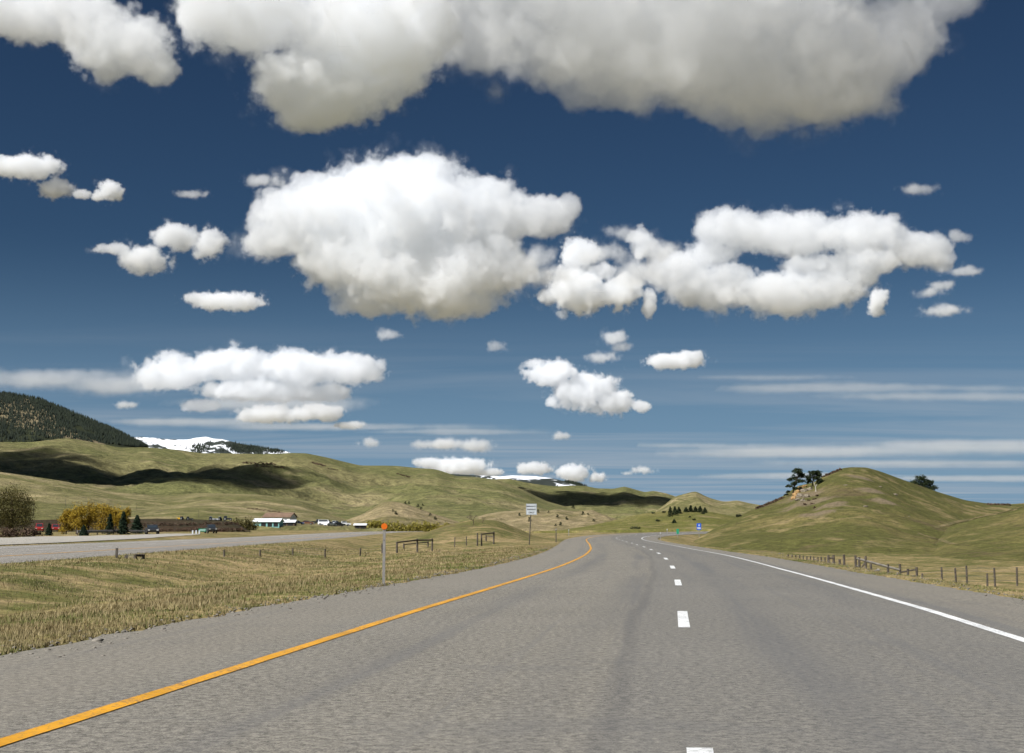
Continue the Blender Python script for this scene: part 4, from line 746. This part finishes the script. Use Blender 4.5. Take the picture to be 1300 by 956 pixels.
fence('line of small posts along the foot of the right shoulder, left of the timber brace', [(1000 + 4.6 * i, 703.5 + .35 * i + (i % 3) * .4, 711.5 + .55 * i) for i in range(11)], [], None, [tuple(range(11))], thick=.11, Y=100)
# steel guardrail beyond the frontage road
Pg = [hit(u, v) for u, v in ln((98, 679.6), (186, 677.6), 8)]; e = empty('guardrail', Pg[0], 'pale steel guardrail in front of the spruces', 'guardrail')
for q_ in Pg: a = q_ - Pg[0]; MB().box((a.x, a.y + .12, a.z + .3), (.15, .12, .75)).build('post', M['wood'], e)
mb = MB()
for a, b in zip(Pg[:-1], Pg[1:]): a = a - Pg[0]; b = b - Pg[0]; mb.tube([(a.x, a.y, a.z + .55), (b.x, b.y, b.z + .55)], .10, 6).tube([(a.x, a.y, a.z + .38), (b.x, b.y, b.z + .38)], .10, 6)
mb.build('rail', M['galv'], e)
# utility poles
u0_ = None
for u, v, vt, lb in [(42, 657, 640, 'leftmost thin utility pole, behind the big olive tree'), (83, 643, 630, 'thin utility pole on the slope above the yellow willows'), (173, 649, 639, 'thin utility pole on the slope above the broad spruce'), (252, 657, 647, 'thin utility pole behind the dark machinery'), (222, 676, 663, 'thin pale pole standing on the dirt bank left of the green sign')]:
    p = hit(u, v); h_ = (v - vt) * K(p.y)
    if u0_ is None:
        u0_ = empty('utility_pole', p, lb, 'utility pole', 'utility poles on the left'); MB().tube([(0, 0, -.05), (0, 0, 1)], [.02, .014], 6).build('pole', M['darkpost'], u0_); MB().box((0, -.02, .93), (.22, .015, .015)).build('crossarm', M['darkpost'], u0_); o = u0_
    else: o = copy_tree(u0_); o.location = p; o['label'] = lb
    o.scale = (h_,) * 3
# ------------------------------------------------------------------ vehicles and ranch buildings (far away, small)
M['glass'] = plain('dark_glass', (.03, .04, .05), .1, .6, 0, .1, 3); M['tyre'] = plain('tyre_rubber', (.02, .02, .02), .9, .2, 0, .2, 6); M['hub'] = plain('wheel_rim', (.4, .4, .4), .4, .5, .6, .1, 5); M['lamp'] = plain('headlight_glass', (.8, .8, .75), .2, .6, 0, .05, 4)
def carmat(n, c): M[n] = plain(n, c, .35, .5, 0, .06, 2); return M[n]
carmat('white_body', (.78, .79, .80)); carmat('dark_body', (.03, .032, .036)); carmat('red_body', (.32, .022, .02)); carmat('silver_body', (.45, .47, .49)); carmat('blue_body', (.06, .10, .2)); carmat('yellow_body', (.7, .42, .02)); carmat('rust_body', (.16, .07, .04))
def wheel(par, x, y, r, w):
    t_ = MB().tube([(x, y - w / 2, r), (x, y + w / 2, r)], r, 12).build('wheel', M['tyre'], par); MB().tube([(x, y - w / 2 - .012, r), (x, y + w / 2 + .012, r)], r * .55, 10).build('rim', M['hub'], t_)
def vehicle(kind, body, pos, rz, label, cat, group):
    e = empty({'car': 'parked_car', 'pickup': 'parked_pickup', 'van': 'parked_van'}[kind], pos, label, cat, group, rz)
    W = .88
    if kind == 'car': lowp = [(-2.2, .35), (2.2, .35), (2.25, .62), (1.9, .80), (.95, .92), (-1.5, .95), (-2.15, .9), (-2.25, .6)]; cab = [(.95, .92), (.3, 1.42), (-1.0, 1.45), (-1.75, .95)]
    elif kind == 'pickup': lowp = [(-2.6, .5), (2.6, .5), (2.65, .85), (2.45, 1.05), (1.2, 1.15), (-2.6, 1.12)]; cab = [(1.25, 1.15), (.7, 1.78), (-.6, 1.8), (-.85, 1.14)]
    else: lowp = [(-2.5, .4), (2.4, .4), (2.45, .8), (2.2, 1.1), (1.7, 1.2), (-2.5, 1.2)]; cab = [(1.75, 1.2), (1.2, 1.95), (-2.4, 2.0), (-2.48, 1.2)]
    MB().prism(lowp, -W, W).prism([(x * .98, z - .01) for x, z in cab], -W * .86, W * .86).build('body', M[body], e)
    cx_ = sum(c[0] for c in cab) / 4; cz_ = sum(c[1] for c in cab) / 4
    MB().prism([(cx_ + (x - cx_) * .84, cz_ + (z - cz_) * .72 + .02) for x, z in cab], -W * .875, W * .875).build('window', M['glass'], e)
    fx, fz = cab[0]; gx, gz = cab[1]
    MB().add([(fx + .02, -W * .76, fz + .03), (fx + .02, W * .76, fz + .03), (gx + .05, W * .7, gz - .06), (gx + .05, -W * .7, gz - .06)], [(0, 1, 2, 3)]).build('windscreen', M['glass'], e)
    r = .33 if kind == 'car' else .39; xs = 1.4 if kind == 'car' else 1.6
    for sx in (-xs, xs):
        for sy in (-1, 1): wheel(e, sx, sy * (W - .05), r, .24)
    for sy in (-1, 1): MB().box((lowp[2][0] - .02, sy * .62, lowp[2][1] + .02), (.12, .3, .14)).build('headlight', M['lamp'], e)
    return e
V1 = 'vehicles on the frontage road'; V2 = 'vehicles parked at the ranch'
vehicle('car', 'dark_body', hit(193, 678.3), -1.25, 'dark car on the frontage road right of the broad spruce', 'car', V1)
vehicle('pickup', 'dark_body', hit(267.5, 677.2), -1.2, 'dark pickup just right of the green highway sign', 'pickup', V1)
vehicle('van', 'red_body', at_land(50, 318), -1.25, 'red van parked under the big olive tree', 'van', V1)
vehicle('pickup', 'red_body', at_land(70, 318), -1.2, 'red pickup half hidden between the small spruce and the willows', 'pickup', V1)
for k_, (kind, body, u, v, rz, lb) in enumerate([('van', 'white_body', 413, 667, -.2, 'white van, largest vehicle in the row right of the barn'), ('pickup', 'dark_body', 404, 665.5, .3, 'dark pickup at the left end of the row beside the white van'), ('car', 'white_body', 419, 668, .9, 'white car parked just right of the white van'), ('pickup', 'silver_body', 425, 667.5, -.5, 'silver pickup in the middle of the ranch row'), ('car', 'dark_body', 430, 668, .5, 'dark car right of the silver pickup at the ranch'), ('car', 'blue_body', 378, 666, .1, 'dark blue car beside the right end of the white roofs'), ('pickup', 'white_body', 436, 668, .2, 'white pickup at the right end of the ranch row'), ('car', 'rust_body', 390, 666, 0., 'rusty brown car between the blue car and the ranch row')]):
    vehicle(kind, body, hit(u, v), rz, lb, 'van' if kind == 'van' else ('pickup' if kind == 'pickup' else 'car'), V2)
M['wall_white'] = plain('white_wall', (.74, .73, .70), .8, .2, 0, .06, .5); M['roof_metal'] = plain('white_metal_roof', (.80, .82, .84), .45, .4, .1, .05, .4); M['roof_rust'] = plain('rust_brown_roof', (.19, .125, .085), .8, .2, 0, .15, .6); M['wall_teal'] = plain('teal_wall', (.20, .42, .40), .7, .2, 0, .1, .5); M['wall_brown'] = plain('brown_wall', (.14, .10, .075), .9, .1, 0, .2, .6)
def building(name, label, u, v, wp, hp, dp, rise, wall, roof, rz=0., openings=(), windows=(), over=.4, cat='building'):
    """Gabled building: ridge along x; openings/windows as (x0, x1, z0, z1) fractions of the front."""
    p = hit(u, v); k = K(p.y); W_, H_, D_, R2 = wp * k, hp * k, dp * k, rise * k; e = empty(name, p, label, cat, None, rz)
    MB().prism([(-W_ / 2, -1), (W_ / 2, -1), (W_ / 2, H_), (-W_ / 2, H_)], 0, D_).add([(-W_ / 2, 0, H_), (-W_ / 2, D_, H_), (-W_ / 2, D_ / 2, H_ + R2)], [(0, 1, 2)]).add([(W_ / 2, 0, H_), (W_ / 2, D_, H_), (W_ / 2, D_ / 2, H_ + R2)], [(0, 2, 1)]).build('wall', M[wall], e)
    rf = MB(); o_ = over; sl = R2 / (D_ / 2)
    for a, b in ((-o_, D_ / 2), (D_ + o_, D_ / 2)):
        z0 = H_ - sl * o_ + .05; z1 = H_ + R2 + .05; x0, x1 = -W_ / 2 - o_, W_ / 2 + o_
        rf.add([(x0, a, z0), (x1, a, z0), (x1, b, z1), (x0, b, z1), (x0, a, z0 + .16), (x1, a, z0 + .16), (x1, b, z1 + .16), (x0, b, z1 + .16)], [(0, 1, 2, 3), (4, 7, 6, 5), (0, 4, 5, 1), (1, 5, 6, 2), (2, 6, 7, 3), (3, 7, 4, 0)])
    rf.build('roof', M[roof], e)
    for nm, L, mt in (('dark_opening', openings, 'sign_black'), ('window', windows, 'glass')):  # black panels: the house door, and painted shade inside open barn and shed fronts
        for (a, b, c, d) in L:
            q_ = MB().box((W_ * ((a + b) / 2 - .5), -.02, H_ * (c + d) / 2), (W_ * (b - a), .08, H_ * (d - c))).build(nm, M[mt], e)
            if nm == 'window': MB().box((W_ * ((a + b) / 2 - .5), -.05, H_ * c - .08), (W_ * (b - a) + .3, .2, .12)).build('sill', M['wall_white'], q_)
    return e
building('ranch_house', 'white walled ranch house with a rust brown roof behind the white roofed barn', 351, 665.5, 36, 9, 22, 5, 'wall_white', 'roof_rust', -.22, [(.45, .52, .0, .55)], [(.12, .2, .35, .7), (.28, .36, .35, .7), (.62, .7, .35, .7), (.8, .88, .35, .7)])
building('barn', 'long barn with a white metal roof and teal end wall', 338, 668.5, 34, 6.2, 16, 3.4, 'wall_teal', 'roof_metal', -.14, [(.30, .48, 0, .8), (.55, .72, 0, .8), (.78, .95, 0, .8)], [])
building('shed', 'low white roofed shed at the right end of the barn', 364, 667.5, 20, 4.5, 10, 2.2, 'wall_brown', 'roof_metal', -.12, [(.1, .45, 0, .85), (.55, .9, 0, .85)], [])
building('shed', 'small open fronted shed with a white roof right of the parked vehicles', 457, 671, 14, 4.2, 8, 1.4, 'wall_brown', 'roof_metal', -.05, [(.08, .46, 0, .85), (.54, .94, 0, .85)], [])
# farm machines silhouetted on the dirt bank
def machine(label, u, v, s_, body, rz, group='dark farm machines on the dirt bank'):
    p = hit(u, v); k = K(p.y) * s_; e = empty('farm_machine', p, label, 'machine', group, rz, k)
    MB().prism([(-.2, .45), (2.3, .5), (2.3, 1.15), (.1, 1.25), (-.2, 1.1)], -.42, .42).build('body', M[body], e); MB().prism([(-1.5, .6), (.05, .6), (0, 2.1), (-1.3, 2.1)], -.5, .5).build('cab', M['glass'], e); MB().box((-.65, 0, 2.16), (1.6, 1.15, .1)).build('roof', M[body], e)
    for x_, r_, w_ in ((-.9, .78, .4), (1.75, .48, .28)):
        for sy in (-1, 1): wheel(e, x_, sy * .72, r_, w_)
    MB().tube([(1.2, .2, 1.2), (1.2, .2, 2.)], .06, 6).build('exhaust', M['tyre'], e)
for a in [('dark machine with a yellow nose at the left end of the dirt bank', 229, 660, 2.2, 'yellow_body', 2.9), ('dark machine just right of the yellow nosed one', 240, 660.5, 2.1, 'dark_body', .4), ('dark machine at the left of the right hand group on the bank', 269, 661, 2.4, 'silver_body', .2), ('grey machine in the middle of the right hand group on the bank', 278, 661, 2.2, 'silver_body', 2.6), ('largest dark machine at the right end of the bank', 288, 661, 2.7, 'dark_body', .1)]: machine(*a)
